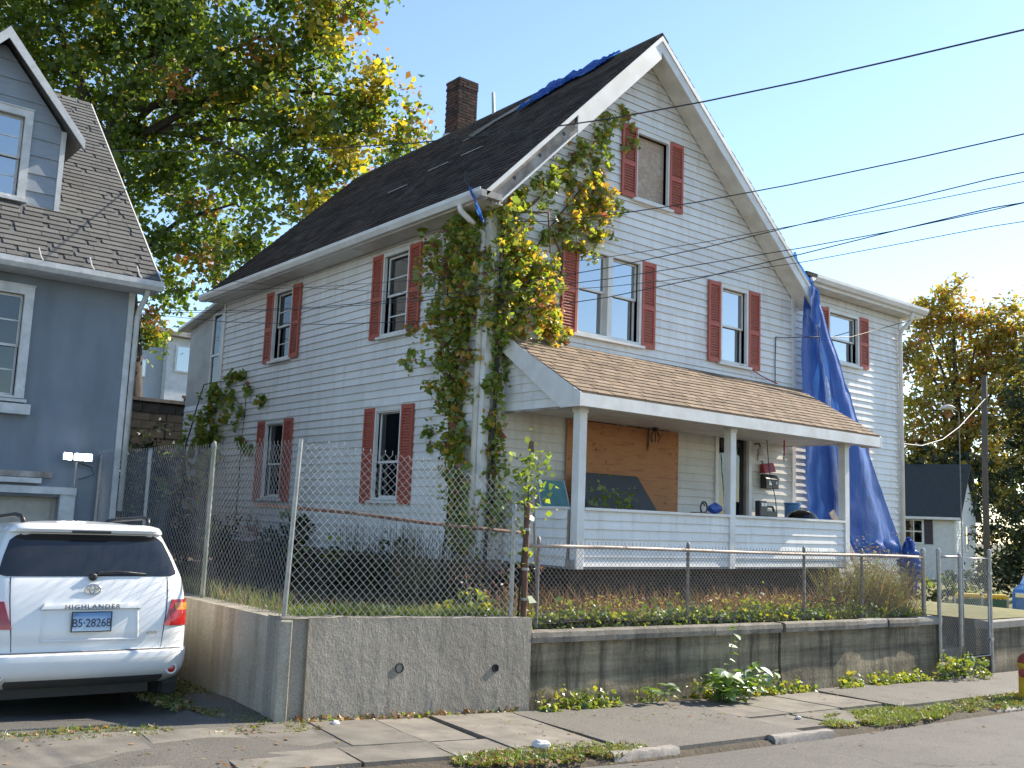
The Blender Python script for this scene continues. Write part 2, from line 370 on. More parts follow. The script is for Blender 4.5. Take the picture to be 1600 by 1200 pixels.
# pavement slabs
pav = struct(bpy.data.objects.new('sidewalk', None)); pav.matrix_basis = Matrix.Translation((0, -3.9, .1)); link(pav)
def slab(x0, x1, y0, y1, m, dzz=0, skew=0.0, th=.05, name='paving_slab'):
    g = .012; mb = MB(); t = random.uniform(-.006, .006)
    n = max(2, int((x1 - x0) / .35)); pts = []
    for j, y in enumerate((y0 + g, y1 - g)):
        pts.append([(x + skew * (y - y0) + (g if i == 0 else (-g if i == n else 0)), y, bz(x) + dzz + t) for i, x in enumerate(np.linspace(x0, x1, n + 1))])
    mb.grid(pts)
    lo = [[(p[0], p[1], p[2] - th) for p in r] for r in pts]
    ring = pts[0] + pts[1][::-1]; rl = lo[0] + lo[1][::-1]; b = len(mb.v); k = len(ring)
    mb.v += ring + rl
    for i in range(k): mb.f.append([b + i, b + (i + 1) % k, b + k + (i + 1) % k, b + k + i]); mb.m.append(0)
    return mb.build(name, m, pav)
for a, b_ in ((-5.6, -4.85), (-4.85, -4.2), (-4.2, -3.55), (-3.55, -3.0)): slab(a, b_, -4.05, -3.12, M['slab'], .006, .12)
for a, b_ in ((-5.3, -4.4), (-4.4, -3.6), (-3.6, -2.9)): slab(a, b_, -4.55, -4.06, M['slab'], .004, .12)
slab(-3.0, -2.05, -4.62, -3.1, M['slab'], .008, .1)
slab(-1.98, .42, -4.85, -3.06, M['asphalt_patch'], .012, .05, name='asphalt_panel')
for a, b_ in ((.45, 1.25), (1.27, 2.2), (2.22, 3.1)): slab(a, b_, -4.1, -3.08, M['slab'], .004, -.08)
for a, b_ in ((.42, 1.2), (1.22, 2.1)): slab(a, b_, -4.7, -4.12, M['slab'], 0, -.08)
slab(3.12, 9.5, -4.3, -3.06, M['asphalt_patch'], .008, 0, name='asphalt_panel')
slab(9.52, 30, -4.3, -3.06, M['asphalt_patch'], .004, 0, name='asphalt_panel')
slab(-9, -5.66, -4.5, -3.12, M['slab'], .004, .1)
def kerb(x0, x1, y, h=.0, tilt=0):
    mb = MB(); n = 4
    for i in range(n):
        pass
    a = Vector((x0, y, bz(x0) - .05 + h)); b_ = Vector((x1, y + tilt, bz(x1) - .05 + h))
    P = []
    for k, (dy, dz_) in enumerate(((-.06, -.09), (-.06, .03), (-.045, .055), (.0, .06), (.045, .055), (.055, -.09))):
        P.append([(x0 + (x1 - x0) * i / 14 + .012 * noise.noise(Vector((k, i * .3, x0))), y + tilt * i / 14 + dy + .014 * noise.noise(Vector((i * .55, k * .8, x0))), bz(x0 + (x1 - x0) * i / 14) - .05 + h + dz_ + .014 * noise.noise(Vector((i * .5 + 9, k, x0)))) for i in range(15)])
    mb.grid(P)
    for c in (0, 14): mb.add([P[k][c] for k in range(6)], [tuple(range(6))])
    o = mb.build('kerb_stone', M['granite'], pav, smooth=True, angle=.7); return o
kerb(-2.3, -1.5, KERB + .05, .01, .02); kerb(-.2, .72, KERB + .045, .008, -.03); kerb(4.25, 6.4, KERB + .06, -.02); kerb(6.45, 9, KERB + .06, -.02)

# yard, neighbour lot, rear terrace
RW0 = Vector((-4.32, -3.0)); RWD = Vector((.17, 3.38)).normalized()      # driveway-side retaining wall direction
def rwx(y): return RW0.x + (y - RW0.y) * RWD.x / RWD.y
def yard_z(x, y): return float(np.interp(x, [-5, -1.6, 6.7], [1.17, 1.06, .86])) + .05 * noise.noise(Vector((x, y, 0))) - (.12 if y > 2 else .04 * max(0, y + 1))
ys = [-2.86, -2.6, -2.2, -1.8, -1.3, -.6, 0, 1, 2, 3.5, 5, 7, 9, 11, 13.2]
mb = MB(); P = []
for y in ys:
    x0 = rwx(y) + .12; P.append([(x, y, yard_z(x, y)) for x in np.linspace(x0, 6.66, 26)])
mb.grid(P); struct(mb.build('yard', M['soil'], smooth=True, fix=False))
struct(sheet('neighbour_lot', [8.34, 9, 10, 11.5, 12.5, 13.5, 14.5, 17, 20, 30, 50, 80, 140], [-2.8, -2, -1, 1, 4, 8, 14, 25, 45, 80, 140], lambda x, y: float(np.interp(x, [11.5, 14.5], [.74, -.12])) + .04 * noise.noise(Vector((x * .3, y * .3, 0))), M['lawn']))
struct(sheet('side_yard', [6.64, 7.2, 7.8, 8.36], [-1.2, -.5, 0, 3, 8, 13], lambda x, y: .78, M['soil']))
struct(sheet('rear_terrace', [-16, -8, -4, 0, 4, 8, 13.5], [13.3, 16, 20, 30, 45], lambda x, y: 4.35, M['grass_ground']))

# --- retaining wall, high section
RW = empty('retaining_wall', (-3, -3, .3), 'taller rough grey concrete retaining wall beside the driveway, two drain holes', 'wall')
mb = MB(); nx, nz = 160, 60; P = []
for j in range(nz + 1):
    row = []
    for i in range(nx + 1):
        x = -4.32 + (2.75) * i / nx; zt = 1.215 - .09 * (i / nx); zb = bz(x) - .12; z = zb + (zt - zb) * j / nz
        q = Vector((x * 3.2, z * 2.1, 3)); d = .0042 * noise.fractal(q * 1.2, .75, 2.1, 6) + .0018 * noise.noise(Vector((x * 33, z * 17, 0)))
        if j == nz: z += .010 * noise.fractal(Vector((x * 5, 0, 0)), 1, 2, 4)
        row.append((x, -3.0 - d - (.03 if j < 3 else 0), z))
    P.append(row)
mb.grid(P)
top = P[-1]; b = len(mb.v)
mb.grid([top, [(p[0], -2.74, p[2] - .01) for p in top], [(p[0], -2.74, .2) for p in top]])
for col in (0, nx):
    e = [P[j][col] for j in range(nz + 1)]; mb.grid([e, [(p[0], -2.74, p[2]) for p in e]])
mb.build('front_face', M['rough_concrete'], RW, smooth=True, angle=.9)
mb = MB(); L = 7.2; P = []
for j in range(9):
    row = []
    for i in range(31):
        t = L * i / 30; p = RW0 + RWD * t; zt = 1.20 - .012 * t; zb = -.2; z = zb + (zt - zb) * j / 8
        q = .006 * noise.fractal(Vector((t * 1.5, z * 1.5, 9)), 1, 2, 3)
        row.append((p.x - q * RWD.y - .0, p.y + q * RWD.x, z))
    P.append(row)
mb.grid(P); top = P[-1]
mb.grid([top, [(p[0] + .24, p[1] - .03, p[2]) for p in top], [(p[0] + .24, p[1] - .03, .0) for p in top]])
mb.build('return_face', M['smooth_concrete'], RW, smooth=True, angle=.9)
mb = MB(); mb.hexa([(-4.345, -3.03, -.1), (-4.235, -3.045, -.1), (-4.235, -2.8, -.1), (-4.30, -2.8, -.1), (-4.345, -3.03, 1.19), (-4.235, -3.045, 1.19), (-4.235, -2.8, 1.19), (-4.30, -2.8, 1.19)])
mb.build('corner_pilaster', M['smooth_concrete'], RW, bevel=.012)
for (x, z, r) in ((-3.13, .73, .042), (-2.02, .66, .036)):
    mb = MB(); mb.lathe([(r * 1.15, .004), (r * 1.05, -.011), (r * .9, -.011), (r * .85, .0), (0.001, .002)], (x, -3.0, z), 18, 'y'); mb.build('drain_hole', [M['dark']], RW, smooth=True)
# --- low section with coping
LW = empty('garden_wall', (2.5, -2.93, .1), 'long low stained concrete garden wall with worn coping and vertical crack', 'wall')
def lwtop(x): return float(np.interp(x, [-1.57, 6.7], [.985, .865]))
def wallblock(x0, x1, name, lean=0):
    mb = MB(); P = []; n = max(6, int((x1 - x0) / .12)); m_ = 14
    for j in range(m_ + 1):
        row = []
        for i in range(n + 1):
            x = x0 + (x1 - x0) * i / n; zt = lwtop(x) - .115; zb = bz(x) - .15; z = zb + (zt - zb) * j / m_
            d = .012 * noise.fractal(Vector((x * 2, z * 3, 1)), 1, 2, 4) + (.006 if (j // 4) % 2 else 0)
            row.append((x, -2.93 - d - lean * (1 - j / m_), z))
        P.append(row)
    mb.grid(P)
    for col in (0, n):
        e = [P[j][col] for j in range(m_ + 1)]; mb.grid([e, [(p[0], -2.66, p[2]) for p in e]])
    mb.grid([P[-1], [(p[0], -2.66, p[2]) for p in P[-1]]])
    mb.build(name, M['old_concrete'], LW, smooth=True, angle=.8)
wallblock(-1.565, 2.63, 'wall_block'); wallblock(2.68, 6.69, 'wall_block', .015)
def cope(x0, x1, m, dy=0, dzz=0):
    mb = MB(); n = max(3, int((x1 - x0) / .15)); prof = [(-3.0, -.115), (-3.005, -.06), (-2.995, -.012), (-2.97, 0), (-2.66, .004), (-2.66, -.11)]
    P = []
    for y, z in prof:
        P.append([(x0 + (x1 - x0) * i / n, y + dy + .008 * noise.noise(Vector((i * .7 + x0, y * 5, z * 9))), lwtop(x0 + (x1 - x0) * i / n) + z + dzz + .006 * noise.noise(Vector((i * .9 + x0, y * 9, 2)))) for i in range(n + 1)])
    P.append(P[0]); mb.grid(P)
    for c in (0, n): mb.add([P[k][c] for k in range(6)], [tuple(range(6))])
    mb.build('coping_stone', m, LW)
cope(-1.56, 1.3, M['coping']); cope(1.305, 2.62, M['coping'], 0, -.004); cope(2.68, 4.55, M['coping'], -.01); cope(4.56, 5.15, M['new_concrete'], .02, .004); cope(5.17, 6.0, M['coping']); cope(6.02, 6.7, M['new_concrete'], .015, .01)
# --- wall of the next lot and entry steps
NW = empty('stone_wall', (14, -2.9, 0), 'dark low wall with pale cap beyond the open gate at the right edge', 'wall')
mb = MB(); mb.box((8.34, -2.93, -.6), (26, -2.7, .62)); mb.build('wall_body', M['old_concrete'], NW)
for i in range(12):
    mb = MB(); mb.box((8.33 + i * 1.45, -2.98, .622), (8.33 + i * 1.45 + 1.43, -2.68, .74 + .004 * (i % 3))); mb.build('coping_stone', M['new_concrete'], NW, bevel=.01)
ST = empty('entry_steps', (7.5, -2.4, 0), 'narrow concrete steps climbing behind the chain-link gate', 'steps')
for i in range(5):
    mb = MB(); mb.box((6.72, -2.85 + .32 * i, -.3), (8.32, -2.85 + .32 * i + (.34 if i < 4 else .9), .11 + .165 * i)); mb.build('step', M['coping'], ST, bevel=.012)
# --- block wall behind the yard
BW = empty('block_retaining_wall', (0, 13, 1), 'dark concrete-block retaining wall behind the back yard', 'wall')
mb = MB(); mb.box((-16, 13.06, -.2), (13, 13.3, 4.55)); mb.build('wall_core', M['block'], BW)
bmb = MB(); bmb.box((-.195, -.06, -.095), (.195, .055, .095)); bme = None; cnt = 0
for r in range(15):
    z = 4.5 - .2 * r - .1
    for c in range(9):
        x = -2.1 + c * .4 + (.2 if r % 2 else 0)
        if bme is None:
            o = bmb.build('block', M['block'], BW, basis=Matrix.Translation((x, 13.03, z))); bme = o.data
        else:
            o = bpy.data.objects.new('block', bme); o.matrix_basis = Matrix.Translation((x, 13.03 + random.uniform(-.006, .006), z)); link(o, BW)
mb = MB(); mb.box((-16, 12.93, 4.56), (13, 13.36, 4.64)); mb.build('wall_cap', M['coping'], BW)

# ------------------------------------------------------------------ the white house
def fF(u, z, d): return (u, -d, z)            # front walls (facing -Y)
def fL(u, z, d): return (-d, u, z)            # left walls (facing -X)
def fR(u, z, d): return (10.9 + d, u, z)      # right end of the wing
def strips(fr, z0, z1, lo, hi, ops, d0, d1, extra=()):
    """solid wall with rectangular openings"""
    zs = sorted(set([z0, z1] + [z for o in ops for z in o[2:4] if z0 < z < z1] + [z for z in extra if z0 < z < z1])); mb = MB()
    for a, b in zip(zs, zs[1:]):
        cuts = [o for o in ops if o[2] < (a + b) / 2 < o[3]]
        la, ha, lb, hb = lo(a + 1e-4), hi(a + 1e-4), lo(b - 1e-4), hi(b - 1e-4)
        xs = [(la, lb)] + sum([[(o[0], o[0]), (o[1], o[1])] for o in sorted(cuts)], []) + [(ha, hb)]
        for k in range(0, len(xs), 2):
            (a0, b0), (a1, b1) = xs[k], xs[k + 1]
            if a1 - a0 < .01 and b1 - b0 < .01: continue
            b1 = max(b1, b0 + .002)
            mb.hexa([fr(a0, a, d0), fr(a1, a, d0), fr(a1, a, d1), fr(a0, a, d1), fr(b0, b, d0), fr(b1, b, d0), fr(b1, b, d1), fr(b0, b, d1)])
    return mb
EXP = .128
def clapboards(fr, z0, z1, lo, hi, ops, parent, e=EXP, m=None):
    n = int(math.ceil((z1 - z0) / e))
    for i in range(n):
        zb = z0 + i * e; zt = min(zb + e, z1); zm = (zb + zt) / 2
        cuts = sorted([o for o in ops if o[2] - .03 < zm < o[3] + .03])
        xs = [('lo',)] + sum([[(o[0] - .02,), (o[1] + .02,)] for o in cuts], []) + [('hi',)]
        for k in range(0, len(xs), 2):
            l, h = xs[k][0], xs[k + 1][0]
            a0, b0 = (lo(zb), lo(zt)) if l == 'lo' else (l, l)
            a1, b1 = (hi(zb), hi(zt)) if h == 'hi' else (h, h)
            if a1 - a0 < .03: continue
            b1 = max(b1, b0 + .005); j = random.uniform(-.0025, .0025); mb = MB()
            p = .034 + j
            e0, e1 = random.uniform(-.005, .005), random.uniform(-.005, .005)
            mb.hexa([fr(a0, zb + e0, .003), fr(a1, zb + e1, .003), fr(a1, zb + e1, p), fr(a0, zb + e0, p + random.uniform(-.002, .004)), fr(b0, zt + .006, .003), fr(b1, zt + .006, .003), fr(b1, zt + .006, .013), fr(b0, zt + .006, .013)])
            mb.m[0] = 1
            mb.build('clapboard', [m or (M['siding_porch_bounce'] if (fr is fF and zm < 3.75 and a0 < 6.9) else M['siding']), M['lap'] if m is None else m], parent)
WH = empty('white_house', (3.5, 4, 1.2), 'dilapidated white clapboard house with red shutters, porch and dark shingled roof', 'house')
RX, RZ = 3.0, 9.97; SL, SR = 1.0, .83; TH = .24
def rl(x): return RZ - (RX - x) * SL           # top of left slope
def rr(x): return RZ - (x - RX) * SR
def wlo(z): return max(0.0, RX - (RZ - TH - z) / SL)
def whi(z): return min(7.12, RX + (RZ - TH - z) / SR)
FO = [(1.66, 2.98, 4.92, 6.2), (5.03, 5.70, 4.92, 6.2), (2.87, 3.60, 7.29, 8.37), (1.7, 3.75, 2.25, 3.66), (4.97, 5.78, 1.6, 3.70)]
fwall = strips(fF, 1.4, RZ - TH - .03, wlo, whi, FO, -.15, 0, (RZ - TH - 3.0, RZ - TH - 4.12 * .83)).build('front_wall', M['sheath'], WH)
clapboards(fF, 1.55, RZ - TH - .12, wlo, whi, FO, fwall)
LO = [(2.03, 2.72, 4.94, 6.22), (5.98, 6.68, 4.94, 6.22), (2.03, 2.72, 2.34, 3.70), (5.98, 6.68, 2.34, 3.70)]
lwall = strips(fL, 1.4, 6.5, lambda z: .151, lambda z: 9.15, LO, -.15, 0).build('side_wall', M['sheath'], WH)
clapboards(fL, 1.5, 6.44, lambda z: .0, lambda z: 9.15, LO, lwall)
WO = [(8.27, 9.23, 5.38, 6.30), (8.27, 9.2, 2.35, 3.7)]
wwall = strips(fF, .7, 6.62, lambda z: 7.121, lambda z: 10.9, WO, -.15, 0).build('wing_wall', M['sheath'], WH)
clapboards(fF, 1.1, 6.6, lambda z: 7.16, lambda z: 10.9, WO, wwall)
mb = MB(); mb.box((10.75, .15, .7), (10.9, 6, 6.6)); mb.box((7.1, 6, .7), (10.9, 6.15, 6.6)); mb.box((7.0, .15, 1.4), (7.11, 9.1, 6.6)); mb.box((0.0, 9.0, 1.4), (7.1, 9.149, 6.5)); mb.build('rear_walls', M['siding'], WH)
mb = MB(); mb.extr([(0.2, 9.14, 6.5), (6.9, 9.14, 6.5), (3.0, 9.14, 9.6)], (0, -.1, 0)); mb.build('rear_gable', M['siding'], WH)
mb = MB(); mb.box((.05, .06, .5), (10.85, 9.0, 1.4)); mb.build('foundation', M['old_concrete'], WH)
mb = MB(); mb.box((.16, .16, 4.35), (7.0, 8.95, 4.5)); mb.box((.16, .16, 1.402), (7.0, 8.95, 1.5)); mb.box((3.4, .2, 1.6), (3.5, 8.9, 6.6)); mb.box((.2, 4.2, 1.6), (7, 4.3, 6.6)); mb.build('inner_floors', M['dark'], WH)
# corner boards
for a, b in (((-.045, -.046, 1.5), (.06, .0, 6.42)), ((-.046, -.0, 1.5), (.0, .07, 6.42)), ((-.046, 9.07, 1.5), (.0, 9.17, 6.42)), ((10.83, -.046, 1.05), (10.93, .0, 6.55)), ((7.06, -.05, 1.55), (7.155, .0, 6.5))):
    mb = MB(); mb.box(a, b); mb.build('corner_board', M['trim'], WH)

# --- windows
def shutter_mesh(w, h):
    mb = MB(); s = .045
    mb.box((0, -.0, 0), (s, -.03, h)); mb.box((w - s, 0, 0), (w, -.03, h))
    for z in (0, h * .44, h - .07): mb.box((s, -.002, z), (w - s, -.028, z + .07))
    for z0, z1 in ((.07, h * .44), (h * .44 + .07, h - .07)):
        n = int((z1 - z0) / .042)
        for i in range(n):
            z = z0 + (i + .5) * (z1 - z0) / n
            mb.hexa([(s, -.006, z + .012), (w - s, -.006, z + .012), (w - s, -.025, z - .018), (s, -.025, z - .018), (s, -.006, z + .02), (w - s, -.006, z + .02), (w - s, -.025, z - .010), (s, -.025, z - .010)])
    return mb
SHC = {}
def shutter(parent, fr, u, z, w, h, rot=0.0):
    key = (round(w, 3), round(h, 3))
    o3 = Vector(fr(u, z, .04)); ud = (Vector(fr(u + 1, z, .04)) - o3); nd = (Vector(fr(u, z, 1.04)) - o3)
    B = Matrix((ud, -nd, Vector((0, 0, 1)))).transposed().to_4x4(); B.translation = o3
    B = B @ Matrix.Rotation(rot, 4, 'Y')
    if key not in SHC:
        o = shutter_mesh(w, h).build('shutter', M['shutter'], parent, basis=B); SHC[key] = o.data
    else:
        o = bpy.data.objects.new('shutter', SHC[key]); o.matrix_basis = B; link(o, parent)
    return o
def window(parent, fr, u0, u1, z0, z1, glass='glass', sh=None, shz=None, mull=None, meet=.5, sash=True, bars=(), cas=.075, name='window', curtain=None, sill=True, open_low=False, board=None, tm='trim'):
    T = M[tm]
    mb = MB(); c = cas
    for (a, b, e, f) in ((u0 - c, u0, z0 - .02, z1 + c), (u1, u1 + c, z0 - .02, z1 + c)): mb.pbox(fr, a, b, e, f, -.1, .058)
    mb.pbox(fr, u0, u1, z1, z1 + c, -.1, .058)
    mb.pbox(fr, u0 - c - .01, u1 + c + .01, z1 + c, z1 + c + .018, .0, .075)
    mb.pbox(fr, u0, u1, z0 - .02, z0 + .012, -.1, .05)
    wn = mb.build(name, T, parent)
    if sill:
        mb = MB(); mb.hexa([fr(u0 - c - .03, z0 - .075, 0), fr(u1 + c + .03, z0 - .075, 0), fr(u1 + c + .03, z0 - .075, .10), fr(u0 - c - .03, z0 - .075, .10), fr(u0 - c - .03, z0 - .021, 0), fr(u1 + c + .03, z0 - .021, 0), fr(u1 + c + .03, z0 - .035, .10), fr(u0 - c - .03, z0 - .035, .10)]); mb.build('sill', T, wn)
    spans = [(u0, u1)]
    if mull:
        mb = MB(); mb.pbox(fr, mull - .05, mull + .05, z0 + .013, z1, -.1, .045); mb.build('mullion', T, wn); spans = [(u0, mull - .05), (mull + .05, u1)]
    if board:
        mb = MB(); mb.pbox(fr, u0 + .002, u1 - .002, z0 + .013, z1 - .002, -.075, -.055); mb.build('boarding', M[board], wn)
    elif sash:
        zm = z0 + (z1 - z0) * meet; s = .035
        for (a, b) in spans:
            zl = z0 + .013
            for (lo_, hi_, dd) in ((zm - .02, z1 - .001, -.028), (zl, zm + .02, -.062)):
                mb = MB()
                mb.pbox(fr, a + .002, a + s, lo_, hi_, dd - .028, dd); mb.pbox(fr, b - s, b - .002, lo_, hi_, dd - .028, dd)
                mb.pbox(fr, a + s, b - s, lo_, lo_ + s, dd - .028, dd); mb.pbox(fr, a + s, b - s, hi_ - s, hi_, dd - .028, dd)
                for t in bars:
                    if t > 0: zz = lo_ + (hi_ - lo_) * t; mb.pbox(fr, a + s, b - s, zz - .01, zz + .01, dd - .022, dd - .004)
                    else: uu = a + (b - a) * -t; mb.pbox(fr, uu - .009, uu + .009, lo_ + s, hi_ - s, dd - .023, dd - .005)
                so = mb.build('sash', T, wn)
                mb = MB(); mb.pbox(fr, a + s - .004, b - s + .004, lo_ + s - .004, hi_ - s + .004, dd - .018, dd - .013); mb.build('pane', M[glass], wn)
            if curtain:
                mb = MB(); n = 14; P = []
                ca, cb = a + (b - a) * curtain[0], a + (b - a) * curtain[1]
                for zz in (z0 + (z1 - z0) * curtain[2], z1): P.append([fr(ca + (cb - ca) * k / n, zz, -.15 - .018 * (k % 2)) for k in range(n + 1)])
                mb.grid(P); mb.build('curtain', M['curtain'], wn, fix=False)
    if sh:
        za, zb = shz or (z0 - .05, z1 + .06)
        for (u, wd) in sh: shutter(wn, fr, u, za, wd, zb - za)
    return wn
window(WH, fF, 1.66, 2.98, 4.92, 6.2, 'glass_sky', [(1.31, .32), (3.03, .31)], (4.87, 6.27), mull=2.33, meet=.55, curtain=(.6, .98, 0))
window(WH, fF, 5.03, 5.70, 4.92, 6.2, 'glass_sky', [(4.66, .32), (5.75, .32)], (4.87, 6.27), curtain=(.0, 1, .0))
window(WH, fF, 2.87, 3.60, 7.29, 8.37, sh=[(2.51, .33), (3.63, .33)], shz=(7.25, 8.43), board='osb', sill=True)
window(WH, fL, 2.03, 2.72, 4.94, 6.22, 'glass', [(1.66, .32), (2.76, .32)], (4.89, 6.28), bars=(.45,))
window(WH, fL, 5.98, 6.68, 4.94, 6.22, 'glass', [(5.61, .32), (6.72, .32)], (4.89, 6.28), bars=(.45,), curtain=(0, .35, 0))
window(WH, fL, 2.03, 2.72, 2.34, 3.70, 'glass', [(1.66, .32), (2.76, .32)], (2.26, 3.77), bars=(), meet=.42, curtain=(0, 1, .72))
window(WH, fL, 5.98, 6.68, 2.34, 3.70, 'glass', [(5.61, .32), (6.72, .32)], (2.26, 3.77), meet=.45)
window(WH, fF, 8.27, 9.23, 5.38, 6.30, 'glass_sky', [(7.9, .32), (9.29, .32)], (5.33, 6.36), meet=.48, curtain=(0, 1, .55))
window(WH, fF, 8.27, 9.2, 2.35, 3.7, 'glass', [(7.9, .32), (9.26, .32)], (2.28, 3.77))
pw = window(WH, fF, 1.7, 3.75, 2.25, 3.66, 'glass', mull=2.72, sill=False)
mb = MB(); mb.pbox(fF, 1.5, 3.93, 2.1, 3.585, .06, .075); ply = mb.build('plywood_sheet', M['ply'], WH)
smb = MB(); smb.lathe([(.001, 0), (.012, 0), (.012, .004), (.001, .006)], n=8)
for i, (u, z) in enumerate([(1.56 + .33 * k, 3.52) for k in range(8)] + [(3.88, 3.4 - .16 * k) for k in range(8)]):
    q = MB(); q.lathe([(.0005, -.079), (.012, -.079), (.012, -.0745)], (u, 0, z), 8, 'y'); q.build('screw', M['black'], ply)
# door
mb = MB(); mb.pbox(fF, 4.89, 4.968, 1.6, 3.78, -.1, .06); mb.pbox(fF, 5.782, 5.86, 1.6, 3.78, -.1, .06); mb.pbox(fF, 4.968, 5.782, 3.70, 3.78, -.1, .06)
door = mb.build('door', M['trim'], WH)
mb = MB(); mb.pbox(fF, 4.975, 5.775, 1.66, 3.695, -.09, -.055); mb.build('door_leaf', mat('dark_door', (.025, .03, .04), (.04, .045, .055), rough=.35), door)
mb = MB(); mb.pbox(fF, 5.02, 5.73, 1.9, 3.6, -.05, -.046); mb.build('storm_pane', M['glass'], door)
mb = MB(); mb.pbox(fF, 4.976, 5.774, 1.67, 2.3, -.045, -.03); mb.build('kick_panel', mat('dull_blue_panel', (.05, .12, .28), rough=.5), door)

# --- roof
def slope_shingles(name, y0, y1, pt, rows, expo, tabw, mat_, parent, th=.012, rag=.004):
    """pt(s, y) -> point at slope distance s up from the eave; nrm approximated"""
    mb = MB()
    for r in range(rows):
        s0 = r * expo; s1 = s0 + expo * 1.12; off = random.uniform(0, tabw)
        y = y0 - off
        while y < y1:
            a = max(y, y0) + .003; b = min(y + tabw * random.uniform(.93, 1.0), y1) - .003; y += tabw
            if b - a < .02: continue
            d = random.uniform(-rag, rag); t = th * random.uniform(.8, 1.4)
            A0, B0, B1, A1 = pt(s0 + d, a, 0), pt(s0 + d, b, 0), pt(s1, b, 0), pt(s1, a, 0)
            a0, b0 = pt(s0 + d, a, t + .006), pt(s0 + d, b, t + .006); a1, b1 = pt(s1, a, .004), pt(s1, b, .004)
            mb.add([A0, B0, B1, A1, a0, b0, b1, a1], [(4, 5, 6, 7), (0, 1, 5, 4), (0, 4, 7, 3), (1, 2, 6, 5)])
    o = mb.build(name, mat_, parent, fix=False); return stuff(o)
EX = -.42; Y0, Y1 = -.40, 9.33
mb = MB()
mb.extr([(EX, Y0, rl(EX)), (RX, Y0, RZ), (RX, Y0, RZ - .09), (EX, Y0, rl(EX) - .09)], (0, Y1 - Y0, 0))
mb.extr([(RX, Y0, RZ), (7.3, Y0, rr(7.3)), (7.3, Y0, rr(7.3) - .09), (RX, Y0, RZ - .09)], (0, Y1 - Y0, 0))
roof = mb.build('roof', M['roof'], WH)
k45 = math.sqrt(.5)
slope_shingles('shingles', Y0 - .015, Y1, lambda s, y, t: (EX + s * k45 - t * k45, y, rl(EX) + s * k45 + t * k45 + .002), 34, .142, .31, M['roof'], roof)
kr = 1 / math.hypot(1, SR)
slope_shingles('shingles', Y0 - .015, Y1, lambda s, y, t: (7.3 - s * kr + t * SR * kr, y, rr(7.3) + s * SR * kr + t * kr + .002), 39, .142, .31, M['roof'], roof)
mb = MB(); mb.extr([(RX - .14, Y0 - .02, RZ - .1), (RX, Y0 - .02, RZ + .03), (RX + .15, Y0 - .02, RZ - .09), (RX + .14, Y0 - .02, RZ - .11), (RX, Y0 - .02, RZ + .01), (RX - .13, Y0 - .02, RZ - .12)], (0, Y1 - Y0, 0)); mb.build('ridge_cap', M['roof'], roof)
# rake boards: left upper (white), left lower (bare timber), right (white) + soffits
def rake(xa, xb, f, drop0, drop1, y, th, m, name):
    mb = MB(); mb.extr([(xa, y, f(xa) - drop0), (xb, y, f(xb) - drop0), (xb, y, f(xb) - drop1), (xa, y, f(xa) - drop1)], (0, th, 0)); return mb.build(name, m, WH)
rake(EX - .01, RX, rl, .03, .115, Y0 - .03, .028, M['trim'], 'rake_trim')
rake(1.22, RX, rl, .118, .42, Y0 - .012, .03, M['trim'], 'rake_board')
rake(-.28, 1.215, rl, .118, .37, Y0 + .05, .03, M['bare_wood'], 'bare_rake_board')
rake(-.2, 1.215, rl, .372, .41, Y0 - .01, .05, M['trim'], 'rake_trim')
for t in (-.0, .45, .9): 
    q = MB(); q.lathe([(.001, -.352), (.03, -.354), (.035, -.345)], (t + .1, 0, rl(t + .1) - .24), 10, 'y'); q.build('knot', M['black'], WH)
rake(RX, 7.34, rr, .03, .115, Y0 - .03, .028, M['trim'], 'rake_trim')
rake(RX, 7.3, rr, .118, .30, Y0 - .012, .03, M['trim'], 'rake_board')
def quad(name, pts, m, th=(0, 0, .02)):
    mb = MB(); mb.extr(pts, th); return mb.build(name, m, WH)
quad('soffit', [(RX, Y0 + .02, rr(RX) - .25), (7.3, Y0 + .02, rr(7.3) - .25), (7.3, -.036, rr(7.3) - .25), (RX, -.036, rr(RX) - .25)], M['soffit'])
quad('soffit', [(1.22, Y0 + .02, rl(1.22) - .25), (RX, Y0 + .02, RZ - .25), (RX, -.036, RZ - .25), (1.22, -.036, rl(1.22) - .25)], M['soffit'])
quad('soffit', [(EX + .02, Y0 + .1, 6.40), (-.05, Y0 + .1, 6.40), (-.05, Y1 - .05, 6.40), (EX + .02, Y1 - .05, 6.40)], M['soffit'])
mb = MB(); mb.box((EX - .0, Y0, 6.39), (EX + .022, Y1, rl(EX) - .092)); mb.build('fascia', M['trim'], WH)
mb = MB(); prof = [(0, 0), (-.075, 0), (-.12, .07), (-.12, .125), (-.105, .125), (-.105, .075), (-.07, .015), (0, .015)]
mb.extr([(EX - .001 + x, Y0 - .02, 6.405 + z) for x, z in prof], (0, Y1 - Y0 + .1, 0)); mb.build('gutter', M['trim'], WH)
mb = MB(); mb.box((EX - .1, Y0 - .03, 6.41), (EX + .26, Y0 + .05, 6.50)); mb.build('eave_return', M['bare_wood'], WH)
mb = MB(); mb.tube([(-.48, .12, 6.42), (-.46, .12, 6.33), (-.2, .1, 6.16), (-.075, .09, 6.08), (-.075, .09, 1.5)], .042, 8); mb.build('downspout', M['trim'], WH, smooth=True)
mb = MB(); mb.tube([(.16, -.07, 6.2), (.14, -.07, 5.0), (.13, -.075, 3.2), (.17, -.07, 2.3)], .028, 8); mb.build('service_conduit', M['cable'], WH, smooth=True)
mb = MB(); mb.box((.62, -.10, 5.6), (.82, -.036, 6.1)); mb.build('meter_box', mat('grey_meter_box', (.42, .42, .42), rough=.5), WH, bevel=.01)
